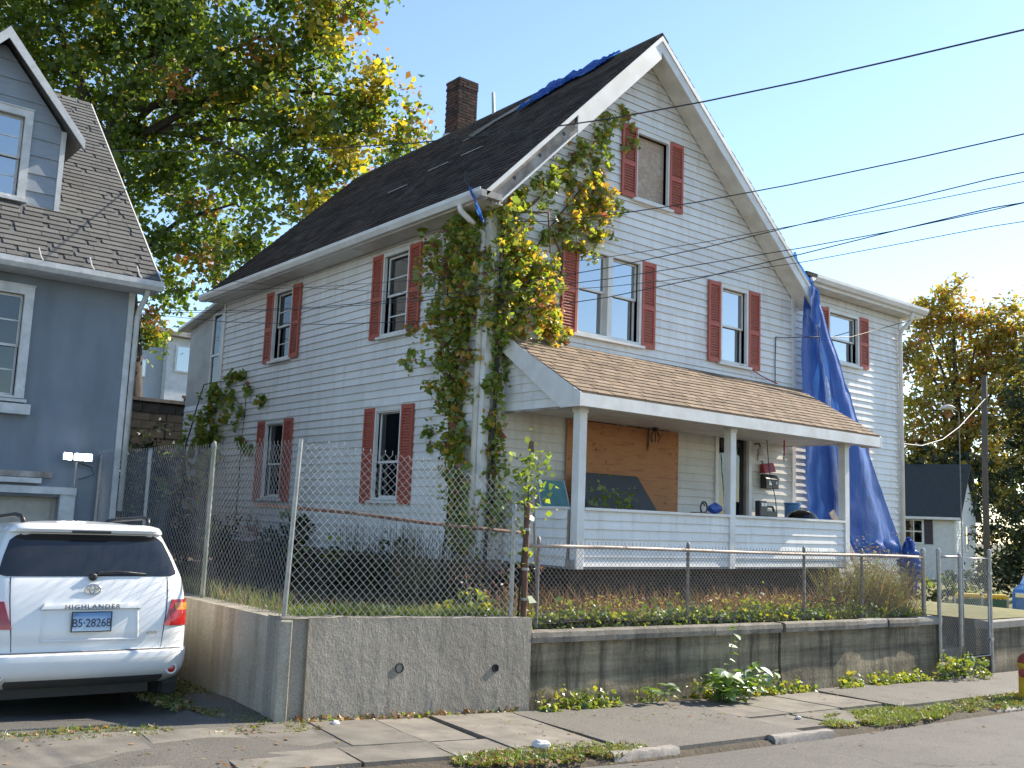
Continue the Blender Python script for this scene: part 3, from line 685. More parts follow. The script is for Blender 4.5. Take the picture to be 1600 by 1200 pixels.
# patches of bare felt on the slope near the ridge
for (xs_, ys_) in (((2.15, 2.80, 2.97, 2.40), (3.6, 2.05, 1.95, 2.55)), ((1.95, 2.42, 2.48, 2.0), (3.5, 2.85, 2.75, 3.3))):
    mb = MB(); mb.extr([(x - .03, y, rl(x) + .045) for x, y in zip(xs_, ys_)], (.012, 0, -.012)); mb.build('felt_patch', mat('grey_felt', (.30, .27, .24), (.22, .20, .18), rough=.95), roof)
for (x, y) in ((.9, 4.3), (1.15, 3.4), (1.2, 2.5)):
    mb = MB(); mb.bar((x, y, rl(x) + .045), (x + .03, y - .55, rl(x) + .07), .035, .01); mb.build('shingle_tear', M['flashing'], roof)
mb = MB(); mb.tube([(2.93, 3.9, 9.7), (2.9, 3.92, 10.35)], .03, 8); mb.build('vent_pipe', M['metal'], roof)
# chimney, brick by brick
ch = MB(); ch.box((3.10, 5.36, 9.3), (3.56, 5.80, 11.22)); cho = ch.build('chimney', M['mortar'], WH)
bk = MB(); bw, bh = .2, .065
for r in range(22):
    z = 9.78 + r * .0665; o = .1 * (r % 2)
    e = .02 if r >= 19 else .012
    for i in range(-1, 3):
        a = max(3.10 - e, 3.10 + i * .21 + o); b = min(3.56 + e, 3.10 + i * .21 + o + bw)
        if b - a > .03:
            j = random.uniform(0, .006)
            bk.box((a, 5.36 - e - j, z), (b, 5.38, z + .055)); bk.box((a, 5.78, z), (b, 5.80 + e + j, z + .055))
        a = max(5.385, 5.36 + i * .21 + o); b = min(5.775, 5.36 + i * .21 + o + bw)
        if b - a > .03:
            j = random.uniform(0, .006)
            bk.box((3.10 - e - j, a, z), (3.12, b, z + .055)); bk.box((3.54, a, z), (3.56 + e + j, b, z + .055))
stuff(bk.build('bricks', M['brick'], cho, fix=False))
mb = MB(); mb.box((3.2, 5.45, 11.2), (3.46, 5.71, 11.3)); mb.build('flue', M['brick'], cho, bevel=.02)
mb = MB(); mb.hexa([(2.99, 5.28, 9.72), (3.64, 5.28, 9.72), (3.64, 5.88, 9.72), (2.99, 5.88, 9.72), (3.07, 5.33, 10.0), (3.59, 5.33, 9.86), (3.59, 5.83, 9.86), (3.07, 5.83, 10.12)]); mb.build('flashing', M['flashing'], cho)
# --- rear lean-to
mb = MB(); mb.extr([(.0, 9.18, 1.3), (.0, 11.05, 1.3), (.0, 11.05, 6.06), (.0, 9.18, 6.36)], (3, 0, 0)); lean = mb.build('rear_porch', mat('grey_flat_panel', (.50, .50, .48), (.40, .40, .38), rough=.7, scale=2, c3=(.3, .29, .27)), WH)
mb = MB(); mb.extr([(-.22, 9.17, 6.38), (-.22, 11.3, 6.04), (-.22, 11.3, 6.10), (-.22, 9.17, 6.44)], (3.4, 0, 0)); mb.build('lean_roof', M['trim'], lean)
clapboards(fL, 1.5, 4.3, lambda z: 9.19, lambda z: 11.02, [(9.25, 10.1, 1.4, 3.62)], lean)
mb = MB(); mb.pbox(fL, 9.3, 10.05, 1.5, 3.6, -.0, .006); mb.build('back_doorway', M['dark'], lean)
mb = MB(); mb.pbox(fL, 9.22, 9.3, 1.5, 3.66, 0, .05); mb.pbox(fL, 9.3, 10.1, 3.6, 3.72, 0, .05); mb.build('door_casing', M['bare_wood'], lean)
mb = MB()
for a, b, c, d in ((9.2, 9.25, 4.4, 6.25), (9.66, 9.71, 4.4, 6.25), (9.25, 9.66, 4.4, 4.46), (9.25, 9.66, 5.3, 5.35), (9.25, 9.66, 6.2, 6.25)): mb.pbox(fL, a, b, c, d, 0, .04)
lw_ = mb.build('window', M['trim'], lean)
mb = MB(); mb.pbox(fL, 9.25, 9.66, 4.46, 6.2, .002, .012); mb.build('pane', M['glass'], lean)
# --- wing roof
mb = MB(); mb.extr([(7.1, -.34, 6.84), (7.1, 6.3, 7.25), (7.1, 6.3, 7.17), (7.1, -.34, 6.76)], (4.15, 0, 0)); wr = mb.build('wing_roof', M['roof'], WH)
mb = MB(); mb.box((7.25, -.345, 6.60), (11.25, -.32, 6.755)); mb.build('fascia', M['trim'], wr)
mb = MB(); mb.extr([(7.25, -.346 + x, 6.66 + z) for x, z in prof], (4.02, 0, 0)); mb.build('gutter', M['trim'], wr)
mb = MB(); mb.box((7.25, -.319, 6.60), (11.25, -.037, 6.62)); mb.box((10.92, -.0, 6.60), (11.25, 6.2, 6.62)); mb.build('soffit', M['soffit'], wr)
mb = MB(); mb.box((11.23, -.32, 6.621), (11.25, 6.2, 6.75)); mb.build('rake_board', M['trim'], wr)
mb = MB(); mb.tube([(10.78, -.36, 6.66), (10.78, -.33, 6.5), (10.78, -.12, 6.3), (10.78, -.085, 6.2), (10.78, -.085, 1.0)], .042, 8); mb.build('downspout', M['trim'], WH, smooth=True)

# --- porch
PX0, PX1, PY = .42, 6.66, -1.40
porch = MB(); porch.box((PX0 - .02, PY - .02, 1.50), (PX1 + .02, -.04, 1.62)); porch = porch.build('porch', mat('grey_porch_deck', (.3, .29, .27), (.2, .19, .18), rough=.8), WH)
for x in (.52, 3.58, 6.58):
    mb = MB(); mb.box((x - .064, PY - .055, 1.50), (x + .064, PY + .075, 3.56)); mb.box((x - .075, PY - .066, 3.50), (x + .075, PY + .086, 3.57)); mb.build('post', M['trim'], porch, bevel=.006)
for a, b in ((.585, 3.515), (3.645, 6.515)):
    mb = MB(); mb.box((a, PY + .0, 1.5), (b, PY + .07, 2.24)); rw_ = mb.build('porch_rail', M['sheath'], porch)
    clapboards(lambda u, z, d: (u, PY - d, z), 1.53, 2.25, lambda z: a, lambda z: b, [], rw_, e=.12)
    mb = MB(); mb.box((a, PY - .06, 2.25), (b, PY + .11, 2.285)); mb.build('rail_cap', M['trim'], porch)
mb = MB(); mb.box((PX0 + .0, PY + .09, 1.5), (PX0 + .07, -.04, 2.24)); rw_ = mb.build('porch_rail', M['sheath'], porch)
clapboards(lambda u, z, d: (PX0 - d, u, z), 1.53, 2.25, lambda z: PY + .092, lambda z: -.045, [], rw_, e=.12)
mb = MB(); mb.box((PX0 - .05, PY + .09, 2.25), (PX0 + .11, -.04, 2.285)); mb.build('rail_cap', M['trim'], porch)
mb = MB(); mb.box((6.5, PY + .09, 1.5), (6.57, -.04, 2.24)); mb.build('porch_rail', M['siding'], porch)
# beam, ceiling, gable infill, roof
mb = MB(); mb.box((.36, PY - .17, 3.57), (6.95, PY + .12, 3.66)); mb.build('porch_beam', M['soffit'], porch)
mb = MB(); mb.box((.36, PY + .121, 3.60), (6.95, -.036, 3.64)); mb.build('porch_ceiling', M['soffit'], porch)
def pz(y): return 4.70 + y * .575
PE = -1.68
mb = MB(); mb.extr([(.24, PE, pz(PE)), (.24, -.037, pz(-.037)), (.24, -.037, pz(-.037) - .06), (.24, PE, pz(PE) - .06)], (6.98, 0, 0)); proof = mb.build('porch_roof', M['porch_roof'], WH)
kp = 1 / math.hypot(1, .575)
def ppt(s, x, t): return (x, PE + s * kp - t * .575 * kp, pz(PE) + s * .575 * kp + t * kp + .002)
slope_shingles('shingles', .22, 7.23, ppt, 14, .133, .30, M['porch_roof'], proof, .010, .006)
mb = MB(); mb.box((.24, PE - .018, pz(PE) - .185), (7.22, PE + .006, pz(PE) - .02)); mb.build('fascia', M['trim'], proof)
mb = MB(); mb.extr([(.24, PE - .019 + x * .8, pz(PE) - .15 + z * .9) for x, z in prof], (0, 0, 0)) if False else mb.box((.24, PE + .007, pz(PE) - .185), (7.22, PY - .171, pz(PE) - .165)); mb.build('eave_soffit', M['soffit'], proof)
for x in (.215, 7.22):
    mb = MB(); mb.extr([(x, PE - .02, pz(PE) - .015), (x, -.038, pz(0) - .015), (x, -.038, pz(0) - .26), (x, PE + .35, pz(PE) - .19), (x, PE - .02, pz(PE) - .19)], (.024, 0, 0)); mb.build('rake_board', M['trim'], proof)
def tri(z): return min(-.045, (z + .24 - 4.70) / .575)
for x in (.36, 6.9):
    for i in range(8):
        zb = 3.58 + i * .12; zt = min(zb + .126, 4.42)
        if tri(zb) > -.08: break
        mb = MB(); a, b = tri(zb), tri(zt); p0, p1 = x - .03, x - .012
        mb.hexa([(p0, max(a, PY - .1), zb), (p0, -.04, zb), (x + .0, -.04, zb), (x + .0, max(a, PY - .1), zb), (p1, max(b, PY - .1), zt), (p1, -.04, zt), (x, -.04, zt), (x, max(b, PY - .1), zt)])
        mb.build('clapboard', M['siding'], porch)
mb = MB(); mb.box((.34, PE + .28, 3.55), (.365, -.04, 3.585)); mb.build('infill_trim', M['bare_wood'], porch)
# dark stone skirt below the deck
mb = MB(); mb.box((.5, PY + .12, .55), (6.6, PY + .3, 1.5)); mb.box((.5, PY + .3, .55), (.65, -.05, 1.5)); mb.build('porch_skirt', mat('dark_rubble', (.07, .05, .036), (.035, .028, .022), rough=1, scale=7, bstr=1, bscale=9, bdist=.08), porch)
# house number, two loose figures
def textmesh(name, body, size, mat_, parent, basis, ext=.004, spacing=1.0, shear=0, align='CENTER'):
    cu = bpy.data.curves.new(name, 'FONT'); cu.body = body; cu.size = size; cu.extrude = ext; cu.align_x = align; cu.align_y = 'CENTER'
    cu.space_character = spacing; cu.shear = shear; cu.resolution_u = 3
    to = bpy.data.objects.new(name, cu); COL.objects.link(to)
    dg = bpy.context.evaluated_depsgraph_get(); me = bpy.data.meshes.new_from_object(to.evaluated_get(dg))
    bpy.data.objects.remove(to); me.materials.clear(); me.materials.append(mat_)
    o = bpy.data.objects.new(name, me); o.matrix_basis = basis; return link(o, parent)
FX = Matrix.Rotation(R(90), 4, 'X')
textmesh('house_number', '1', .17, M['black'], WH, Matrix.Translation((6.05, -.042, 3.33)) @ FX)
textmesh('house_number', '2', .17, M['black'], WH, Matrix.Translation((6.17, -.042, 3.22)) @ FX)

# ------------------------------------------------------------------ blue neighbour house
M['blue_stucco'] = mat('blue_stucco', (.225, .258, .295), (.198, .23, .265), rough=.9, scale=1.5, c3=(.145, .165, .186), scale3=1.1, stretch3=(1, 1, .22), lo3=.46, hi3=.72, bstr=.35, bscale=70, bdist=.006)
M['blue_board'] = mat('blue_grey_board', (.28, .315, .355), (.24, .272, .31), rough=.8, scale=4, stretch=(1, 1, 4))
M['garage'] = mat('beige_garage_door', (.44, .40, .33), (.36, .33, .28), rough=.6)
M['white_old'] = mat('aged_white_paint', (.66, .66, .65), (.50, .50, .48), rough=.6, scale=6, c3=(.36, .34, .31), lo3=.62, hi3=.8, scale3=5)
BH = empty('blue_house', (-6, 6, 0), 'blue-grey stucco house with grey shingled roof, gabled dormer and garage', 'house')
def fB(u, z, d): return (u, 4.0 - d, z)
BO = [(-6.0, -5.04, 3.5, 4.92), (-7.3, -4.32, -.1, 2.16)]
strips(fB, -.3, 5.3, lambda z: -10, lambda z: -3.57, BO, -.2, 0).build('front_wall', M['blue_stucco'], BH)
mb = MB(); mb.box((-3.77, 4.2, -.3), (-3.57, 12.8, 5.3)); mb.box((-10, 12.6, -.3), (-3.78, 12.8, 5.3)); mb.extr([(-3.77, 4.0, 5.3), (-3.77, 12.8, 5.3), (-3.77, 8.4, 9.35)], (.19, 0, 0)); mb.build('side_wall', M['blue_stucco'], BH)
window(BH, fB, -6.0, -5.04, 3.5, 4.92, 'glass', bars=(-.5, .5), cas=.12, curtain=(0, 1, .5), tm='white_old')
mb = MB(); mb.pbox(fB, -6.2, -4.84, 3.26, 3.40, 0, .14); mb.build('window_ledge', M['white_old'], BH)
gd = MB(); gd.pbox(fB, -7.3, -4.32, .04, 2.16, -.19, -.15); gd = gd.build('garage_door', M['garage'], BH)
for r in range(4):
    for c in range(4):
        mb = MB(); u = -7.25 + c * .735; z = .08 + r * .525; mb.pbox(fB, u, u + .66, z, z + .45, -.149, -.135); mb.build('door_panel', M['garage'], gd, bevel=.012)
mb = MB(); mb.pbox(fB, -4.318, -4.12, .0, 2.2, -.19, .05); mb.pbox(fB, -7.5, -4.12, 2.2, 2.3, -.19, .08); mb.build('garage_frame', M['white_old'], BH)
mb = MB(); mb.pbox(fB, -7.5, -4.6, 2.34, 2.41, 0, .12); mb.build('ledge_board', M['white_old'], BH)
mb = MB(); mb.pbox(fB, -7.5, -4.45, 2.42, 2.50, 0, .05); mb.build('lintel_scar', M['bare_wood'], BH)
mb = MB(); mb.box((-3.63, 3.972, -.1), (-3.545, 3.999, 5.25)); mb.box((-3.569, 4.0, -.1), (-3.545, 4.09, 5.25)); mb.build('corner_board', M['white_old'], BH)
mb = MB(); mb.tube([(-3.48, 3.62, 5.25), (-3.48, 3.66, 5.15), (-3.49, 3.9, 4.95), (-3.50, 3.94, 4.85), (-3.50, 3.94, 2.0)], .04, 8); mb.build('downspout', M['white_old'], BH, smooth=True)
# roof
BE, BZE, BS = 3.62, 5.36, .897
def brz(y): return BZE + (y - BE) * BS
mb = MB(); mb.extr([(-10.2, BE, BZE), (-10.2, 8.4, brz(8.4)), (-10.2, 8.4, brz(8.4) - .1), (-10.2, BE, BZE - .1)], (6.88, 0, 0)); mb.extr([(-10.2, 8.4, brz(8.4)), (-10.2, 13.1, brz(8.4) - 4.7 * BS), (-10.2, 13.1, brz(8.4) - 4.7 * BS - .1), (-10.2, 8.4, brz(8.4) - .1)], (6.88, 0, 0))
broof = mb.build('roof', M['grey_shingle'], BH)
kb = 1 / math.hypot(1, BS); EXB = .138
tb = {}
def btab(r, x, wd):
    s = r * EXB; y = BE + s * kb; z = BZE + s * BS * kb
    q = round(wd, 2)
    B = Matrix.Translation((x, y, z)) @ Matrix.Rotation(math.atan(BS), 4, 'X') @ Matrix.Rotation(random.uniform(-.012, .012), 4, 'Z')
    if q not in tb:
        m_ = MB(); m_.hexa([(0, 0, .003), (q - .008, 0, .003), (q - .008, EXB * 1.1, .002), (0, EXB * 1.1, .002), (0, 0, .024), (q - .008, 0, .024), (q - .008, EXB * 1.1, .006), (0, EXB * 1.1, .006)])
        o = m_.build('shingle', M['grey_shingle'], broof, basis=B); tb[q] = o.data
    else:
        o = bpy.data.objects.new('shingle', tb[q]); o.matrix_basis = B; link(o, broof)
for r in range(46):
    lim = -5.7 if r < 12 else -4.66
    x = -3.33 - random.uniform(.04, .3)
    first = True
    while x > lim:
        wd = random.choice((.26, .30, .34)); btab(r, x, wd) if not first else btab(r, x, round(-3.32 - x, 2)); first = False; x -= random.choice((.26, .30, .34))
slope_shingles('shingles_far', -10.2, -5.75, lambda s, y, t: (y, BE + s * kb - t * BS * kb, BZE + s * BS * kb + t * kb + .002), 46, EXB, .3, M['grey_shingle'], broof)
mb = MB(); mb.extr([(-3.30, BE - .01, BZE - .012), (-3.30, 8.4, brz(8.4) - .012), (-3.30, 8.4, brz(8.4) - .15), (-3.30, BE - .01, BZE - .15)], (.02, 0, 0)); mb.build('rake_board', M['white_old'], BH)
mb = MB(); mb.extr([(-10.2, BE - .005 + y_, BZE - .16 + z_) for y_, z_ in [(-0.0, 0), (-.08, 0), (-.125, .06), (-.125, .135), (-.108, .135), (-.108, .07), (-.07, .015), (0, .015)]], (6.9, 0, 0)); mb.build('gutter', M['white_old'], BH)
mb = MB(); mb.box((-10, BE, BZE - .16), (-3.32, 4.0, BZE - .13)); mb.build('soffit', M['white_old'], BH)
for x in (-4.95, -4.28, -3.62):
    mb = MB(); mb.tube([(x, BE - .10, BZE - .02), (x - .02, BE - .04, BZE + .04), (x - .05, BE + .0, BZE + .17)], .011, 5); mb.build('gutter_hook', M['white_old'], BH)
# dormer
DX0, DX1, DY, DE, DA = -6.40, -4.58, 4.8, 7.66, 8.76
dorm = MB(); dorm.hexa([(DX1 - .02, DY + .06, 6.36), (DX1, DY + .06, 6.36), (DX1, 8.0, 6.36), (DX1 - .02, 8.0, 6.36), (DX1 - .02, DY + .06, DE), (DX1, DY + .06, DE), (DX1, 8.0, DE), (DX1 - .02, 8.0, DE)])
dorm = dorm.build('dormer', M['blue_board'], BH)
def fD(u, z, d): return (u, DY - d, z)
dlo = lambda z: DX0 if z < DE else DX0 + (z - DE) / (DA - DE) * .91
dhi = lambda z: DX1 if z < DE else DX1 - (z - DE) / (DA - DE) * .91
DO = [(-6.02, -5.12, 6.5, 7.72)]
strips(fD, 6.3, DA - .02, dlo, dhi, DO, -.06, 0, (DE,)).build('dormer_face', M['blue_board'], dorm)
clapboards(fD, 6.36, DA - .05, dlo, dhi, DO, dorm, e=.27, m=M['blue_board'])
window(dorm, fD, -6.02, -5.12, 6.5, 7.72, 'glass_sky', bars=(-.5, .5), cas=.11, tm='white_old', name='window')
mb = MB(); mb.box((DX1 - .02, DY - .05, 6.36), (DX1 + .05, DY + .08, DE - .02)); mb.build('corner_board', M['white_old'], dorm)
mb = MB(); mb.box((DX0, DY - .08, 6.27), (DX1 + .06, DY + .1, 6.34)); mb.build('rotten_ledge', M['bare_wood'], dorm)
sl = (DA - DE) / .91
for sgn in (1, -1):
    cx = (DX0 + DX1) / 2; ex = .91 + .26
    pts = [(cx, DY - .28, DA + .18), (cx + sgn * ex, DY - .28, DA + .18 - ex * sl), (cx + sgn * ex, DY - .28, DA + .10 - ex * sl), (cx, DY - .28, DA + .10)]
    mb = MB(); mb.extr(pts, (0, 4.2, 0)); mb.build('dormer_roof', M['grey_shingle'], dorm)
    pts = [(cx, DY - .305, DA + .16), (cx + sgn * ex, DY - .305, DA + .16 - ex * sl), (cx + sgn * ex, DY - .305, DA + .02 - ex * sl), (cx, DY - .305, DA - .02)]
    mb = MB(); mb.extr(pts, (0, .024, 0)); mb.build('dormer_rake', M['white_old'], dorm)
# security floodlight, lit
FLR = empty('floodlight', (-4.17, 3.9, 2.3), 'lit white floodlight with three lamp heads on short mast above garage', 'lamp')
mb = MB(); mb.tube([(-4.17, 3.88, 2.30), (-4.17, 3.88, 2.66)], .016, 8); mb.build('mast', M['metal'], FLR)
em, ent, ep = newmat('lit_lamp_face'); ep.inputs['Emission Color'].default_value = (.92, .95, 1, 1); ep.inputs['Emission Strength'].default_value = 14
for k, (x, ang) in enumerate(((-4.31, .15), (-4.16, 0), (-4.03, -.5))):
    B = Matrix.Translation((x, 3.84, 2.73)) @ Matrix.Rotation(ang, 4, 'Z')
    mb = MB(); mb.box((-.06, -.02, -.055), (.06, .04, .055)); hd = mb.build('lamp_head', M['trim'], FLR, basis=B, bevel=.01)
    mb = MB(); mb.box((-.05, -.03, -.045), (.05, -.0205, .045)); mb.build('lamp_face', em, FLR, basis=B)
mb = MB(); mb.tube([(-4.16, 3.9, 2.66), (-3.95, 3.93, 2.60), (-3.9, 3.95, 2.5), (-4.1, 3.96, 2.42)], .008, 5); mb.build('cord', M['cable'], FLR)

# ------------------------------------------------------------------ white car in the driveway
M['car_paint'] = mat('pearl_white_paint', (.74, .74, .73), (.70, .70, .69), rough=.22, scale=3, coat=.6)
M['car_glass'] = mat('tinted_car_glass', (.012, .014, .016), (.018, .02, .022), rough=.04, spec=.8)
M['chrome'] = mat('chrome_trim', (.55, .56, .58), (.5, .51, .53), rough=.18, metal=.9)
M['red_lens'] = mat('red_lens', (.42, .012, .012), (.30, .01, .01), rough=.12, scale=30, coat=.8)
M['amber_lens'] = mat('amber_lens', (.75, .24, .02), (.6, .15, .01), rough=.12, scale=30, coat=.8)
M['rubber'] = mat('tyre_rubber', (.018, .018, .018), (.028, .027, .026), rough=.9)
M['grey_plastic'] = mat('dark_grey_plastic', (.06, .06, .062), (.08, .08, .08), rough=.6)
HD = R(5.0); CPOS = Vector((-5.535, -2.03, .21)); CPITCH = -R(2.2)
CARM = Matrix.Translation(CPOS) @ Matrix.Rotation(-HD, 4, 'Z') @ Matrix.Rotation(CPITCH, 4, 'X')
car = bpy.data.objects.new('parked_car', None); car.matrix_basis = CARM; link(car); tag(car, 'white sport utility car parked in the driveway, seen from behind', 'car')
ZC = [.37, .395, .42, .46, .50, .56, .62, .645, .66, .672, .70, .80, .90, 1.0, 1.1, 1.2, 1.25, 1.28, 1.35, 1.45, 1.55, 1.61, 1.635, 1.645, 1.67, 1.70, 1.725]
BC = [.20, .14, .10, .045, .012, .0, .0, .006, .03, .075, .08, .075, .082, .095, .115, .145, .165, .18, .225, .295, .37, .415, .43, .36, .345, .37, .50]
ZW = [.37, .42, .56, .70, .95, 1.1, 1.25, 1.45, 1.62, 1.70, 1.725]; WW = [.74, .80, .825, .835, .83, .82, .80, .735, .665, .62, .565]
def cw(z): return float(np.interp(z, ZW, WW))
def cb(z): return float(np.interp(z, ZC, BC))
def csurf(c, z):
    s = 1 if c >= 0 else -1; t = abs(c); W = cw(z)
    if t <= 1:
        b = cb(z) + .03 * t * t + .17 * max(0, (t - .72) / .28) ** 2.2
        return Vector((s * W * (t if t < .72 else .72 + .28 * math.sin((t - .72) / .28 * math.pi / 2) ** 1.0 * 1.0), b, z))
    b0 = cb(z) + .03 + .17; b = b0 + (t - 1)
    k = float(np.interp(b, [0, 2.9, 3.75, 4.7], [1, 1, .56, .50])); fl = float(np.interp(b, [0, .5, 3.8, 4.4, 4.75], [1, 1.03, 1.03, .95, .80])); zz = .37 + (z - .37) * k
    Wk = W if k > .99 else cw(.28 + (z - .28) * (k * .55 + .0) if z > 1.1 else z) if z > 1.1 else W
    return Vector((s * (Wk if k < .99 else W) * fl, b, zz))
def cs(c, z, off):
    e = .004; p = csurf(c, z); a = csurf(c + e, z) - csurf(c - e, z); d = csurf(c, z + e) - csurf(c, z - e)
    n = a.cross(d)
    if n.length < 1e-9: return p
    n.normalize(); return p + n * off
side = [1 + x for x in (4.3, 4.1, 3.8, 3.5, 3.2, 2.9, 2.6, 2.2, 1.8, 1.4, 1.1, .8, .5, .3, .15, .06)]
CC = [-x for x in side] + list(np.linspace(-1, 1, 61)) + side[::-1]
ZR = sorted(set(ZC + [.53, .59, .75, .85, .95, 1.05, 1.15, 1.31, 1.4, 1.5, 1.58]))
mb = MB(); mb.grid([[csurf(c, z) for c in CC] for z in ZR])
top = []
for c in [None] + side[::-1]:
    if c is None: rowp = [csurf(x, 1.725) for x in np.linspace(-1, 1, 61)]
    else:
        a, b_ = csurf(-c, 1.725), csurf(c, 1.725); rowp = [a.lerp(b_, (x + 1) / 2) + Vector((0, 0, .035 * (1 - x * x) * min(1, (c - 1) / .3))) for x in np.linspace(-1, 1, 61)]
    top.append(rowp)
mb.grid(top)
fr_ = [[csurf(-side[0], z).lerp(csurf(side[0], z), (x + 1) / 2) + Vector((0, .12 * (1 - x * x), 0)) for x in np.linspace(-1, 1, 13)] for z in ZR]; mb.grid(fr_)
body = mb.build('body', M['car_paint'], car, smooth=True, fix=False, basis=CARM, angle=.7)
def patch(name, zs, lo, hi, n, off, m, parent=car, th=0):
    mb = MB(); P = [[cs(lo(z) + (hi(z) - lo(z)) * i / n, z, off) for i in range(n + 1)] for z in zs]; mb.grid(P)
    if th:
        Q = [[cs(lo(z) + (hi(z) - lo(z)) * i / n, z, off - th) for i in range(n + 1)] for z in zs]
        ring = P[0] + [r[-1] for r in P[1:]] + P[-1][::-1][1:] + [r[0] for r in P[::-1]][1:]
        rq = Q[0] + [r[-1] for r in Q[1:]] + Q[-1][::-1][1:] + [r[0] for r in Q[::-1]][1:]
        mb.grid([ring, rq])
    return mb.build(name, m, parent, smooth=True, fix=False, basis=CARM, angle=.6)
L_ = np.linspace
gz_ = [1.275, 1.28, 1.29, 1.31] + list(L_(1.34, 1.60, 9)) + [1.612]
def gl(z): return .86 - .10 * max(0, (1.30 - z) / .03) ** 2 - .06 * max(0, (z - 1.58) / .04)
patch('rear_window', gz_, lambda z: -gl(z), gl, 30, .006, M['car_glass'], th=.01)
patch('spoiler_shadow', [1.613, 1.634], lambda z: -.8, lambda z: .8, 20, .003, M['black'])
patch('brake_lamp', [1.645, 1.662], lambda z: -.25, lambda z: .25, 8, .006, M['grey_plastic'], th=.01)
tl = list(L_(.855, 1.075, 9))
for s in (1, -1):
    lo = (lambda z: .72 + .06 * (z - .855) / .22); hi = (lambda z: 1.16)
    f1, f2 = (lo, hi) if s == 1 else ((lambda z: -1.16), (lambda z: -.72 - .06 * (z - .855) / .22))
    lamp = patch('tail_lamp', tl, f1, f2, 12, .012, M['red_lens'], th=.02)
    g1, g2 = ((lambda z: .80), (lambda z: 1.04)) if s == 1 else ((lambda z: -1.04), (lambda z: -.80))
    patch('indicator_lens', [.985, 1.01, 1.045], g1, g2, 8, .016, M['amber_lens'], lamp, th=.01)
    h1, h2 = ((lambda z: .705 + .05 * (z - .68) / .5), (lambda z: .712 + .05 * (z - .68) / .5)) if s == 1 else ((lambda z: -.712 - .05 * (z - .68) / .5), (lambda z: -.705 - .05 * (z - .68) / .5))
    patch('panel_gap', list(L_(.675, 1.27, 14)), h1, h2, 1, .0015, M['black'])
    # bumper reflector in its pod
    c0 = s * .80; P0 = cs(c0, .49, -.005); 
    mb = MB(); mb.lathe([(.055, .02), (.05, -.008), (.04, -.016), (.032, -.010)], P0, 20, 'y'); pod = mb.build('reflector_pod', M['car_paint'], car, smooth=True, basis=CARM)
    mb = MB(); mb.lathe([(.032, -.012), (.02, -.015), (.001, -.016)], P0, 18, 'y'); mb.build('reflector', M['red_lens'], pod, smooth=True, basis=CARM)
    w1, w2 = ((lambda z: 1.28 + .0), (lambda z: 2.0)) if s == 1 else ((lambda z: -2.0), (lambda z: -1.28))
    patch('side_window', [1.25, 1.35, 1.45, 1.57], w1, w2, 6, .005, M['car_glass'])
    w1, w2 = ((lambda z: 2.08), (lambda z: 3.2)) if s == 1 else ((lambda z: -3.2), (lambda z: -2.08))
    patch('side_window', [1.25, 1.35, 1.45, 1.57], w1, w2, 10, .005, M['car_glass'])
    mb = MB(); mb.tube([(s * .52, .55, 1.725), (s * .535, .62, 1.78), (s * .55, .85, 1.80), (s * .55, 2.3, 1.80), (s * .55, 2.5, 1.74)], .02, 8); mb.build('roof_rail', M['black'], car, smooth=True, basis=CARM)
    mb = MB(); mb.box((s * .86 - .09, 2.95, 1.12), (s * .86 + .09, 3.05, 1.27)); mb.build('wing_mirror', M['car_paint'], car, bevel=.03, basis=CARM)
    for b in (.98, 3.72):
        x = s * .755; tp = [(.22, -.11), (.30, -.115), (.355, -.10), (.372, -.06), (.375, 0), (.372, .06), (.355, .10), (.30, .115), (.22, .11)]
        mb = MB(); mb.lathe(tp, (x, b, .375), 36, 'x'); wh = mb.build('wheel', M['rubber'], car, smooth=True, basis=CARM)
        mb = MB(); mb.lathe([(.225, -.10), (.225, .10)], (x, b, .375), 28, 'x'); mb.lathe([(.001, s * .06), (.05, s * .085), (.06, s * .07)], (x, b, .375), 16, 'x')
        for k in range(5):
            a = k * 2 * math.pi / 5; mb.bar((x + s * .07, b, .375), (x + s * .06, b + .21 * math.cos(a), .375 + .21 * math.sin(a)), .06, .03, (1, 0, 0))
        mb.build('rim', M['chrome'], wh, smooth=False, basis=CARM)
        mb = MB(); mb.lathe([(.44, s * .02), (.42, s * .155), (.40, s * .16), (.40, s * .0)], (s * .735, b, .40), 28, 'x'); mb.build('wheel_arch', M['grey_plastic'], car, basis=CARM)
# bumper's shaded bottom put into colour as a dark strip; underbody
patch('bumper_shade', [.372, .395, .42, .448], lambda z: -.80 + .05 * (z - .3) / .15, lambda z: .80 - .05 * (z - .3) / .15, 24, .004, M['grey_plastic'], th=.01)
mb = MB(); mb.box((-.60, .45, .26), (.60, 4.2, .40)); mb.build('underbody', M['black'], car, basis=CARM)
patch('bumper_step', [.6605, .668], lambda z: -.86, lambda z: .86, 24, .002, M['grey_plastic'])
# handle garnish
mb = MB(); P = []
for z, o in ((1.055, .0), (1.05, .03), (1.03, .04), (1.005, .038), (1.0, .0)):
    hw = .40 - (z - 1.0) * 0.6; P.append([cs(x / cw(z), z, o) for x in L_(-hw, hw, 20)])
mb.grid(P); garn = mb.build('handle_garnish', M['car_paint'], car, smooth=True, basis=CARM, angle=.6)
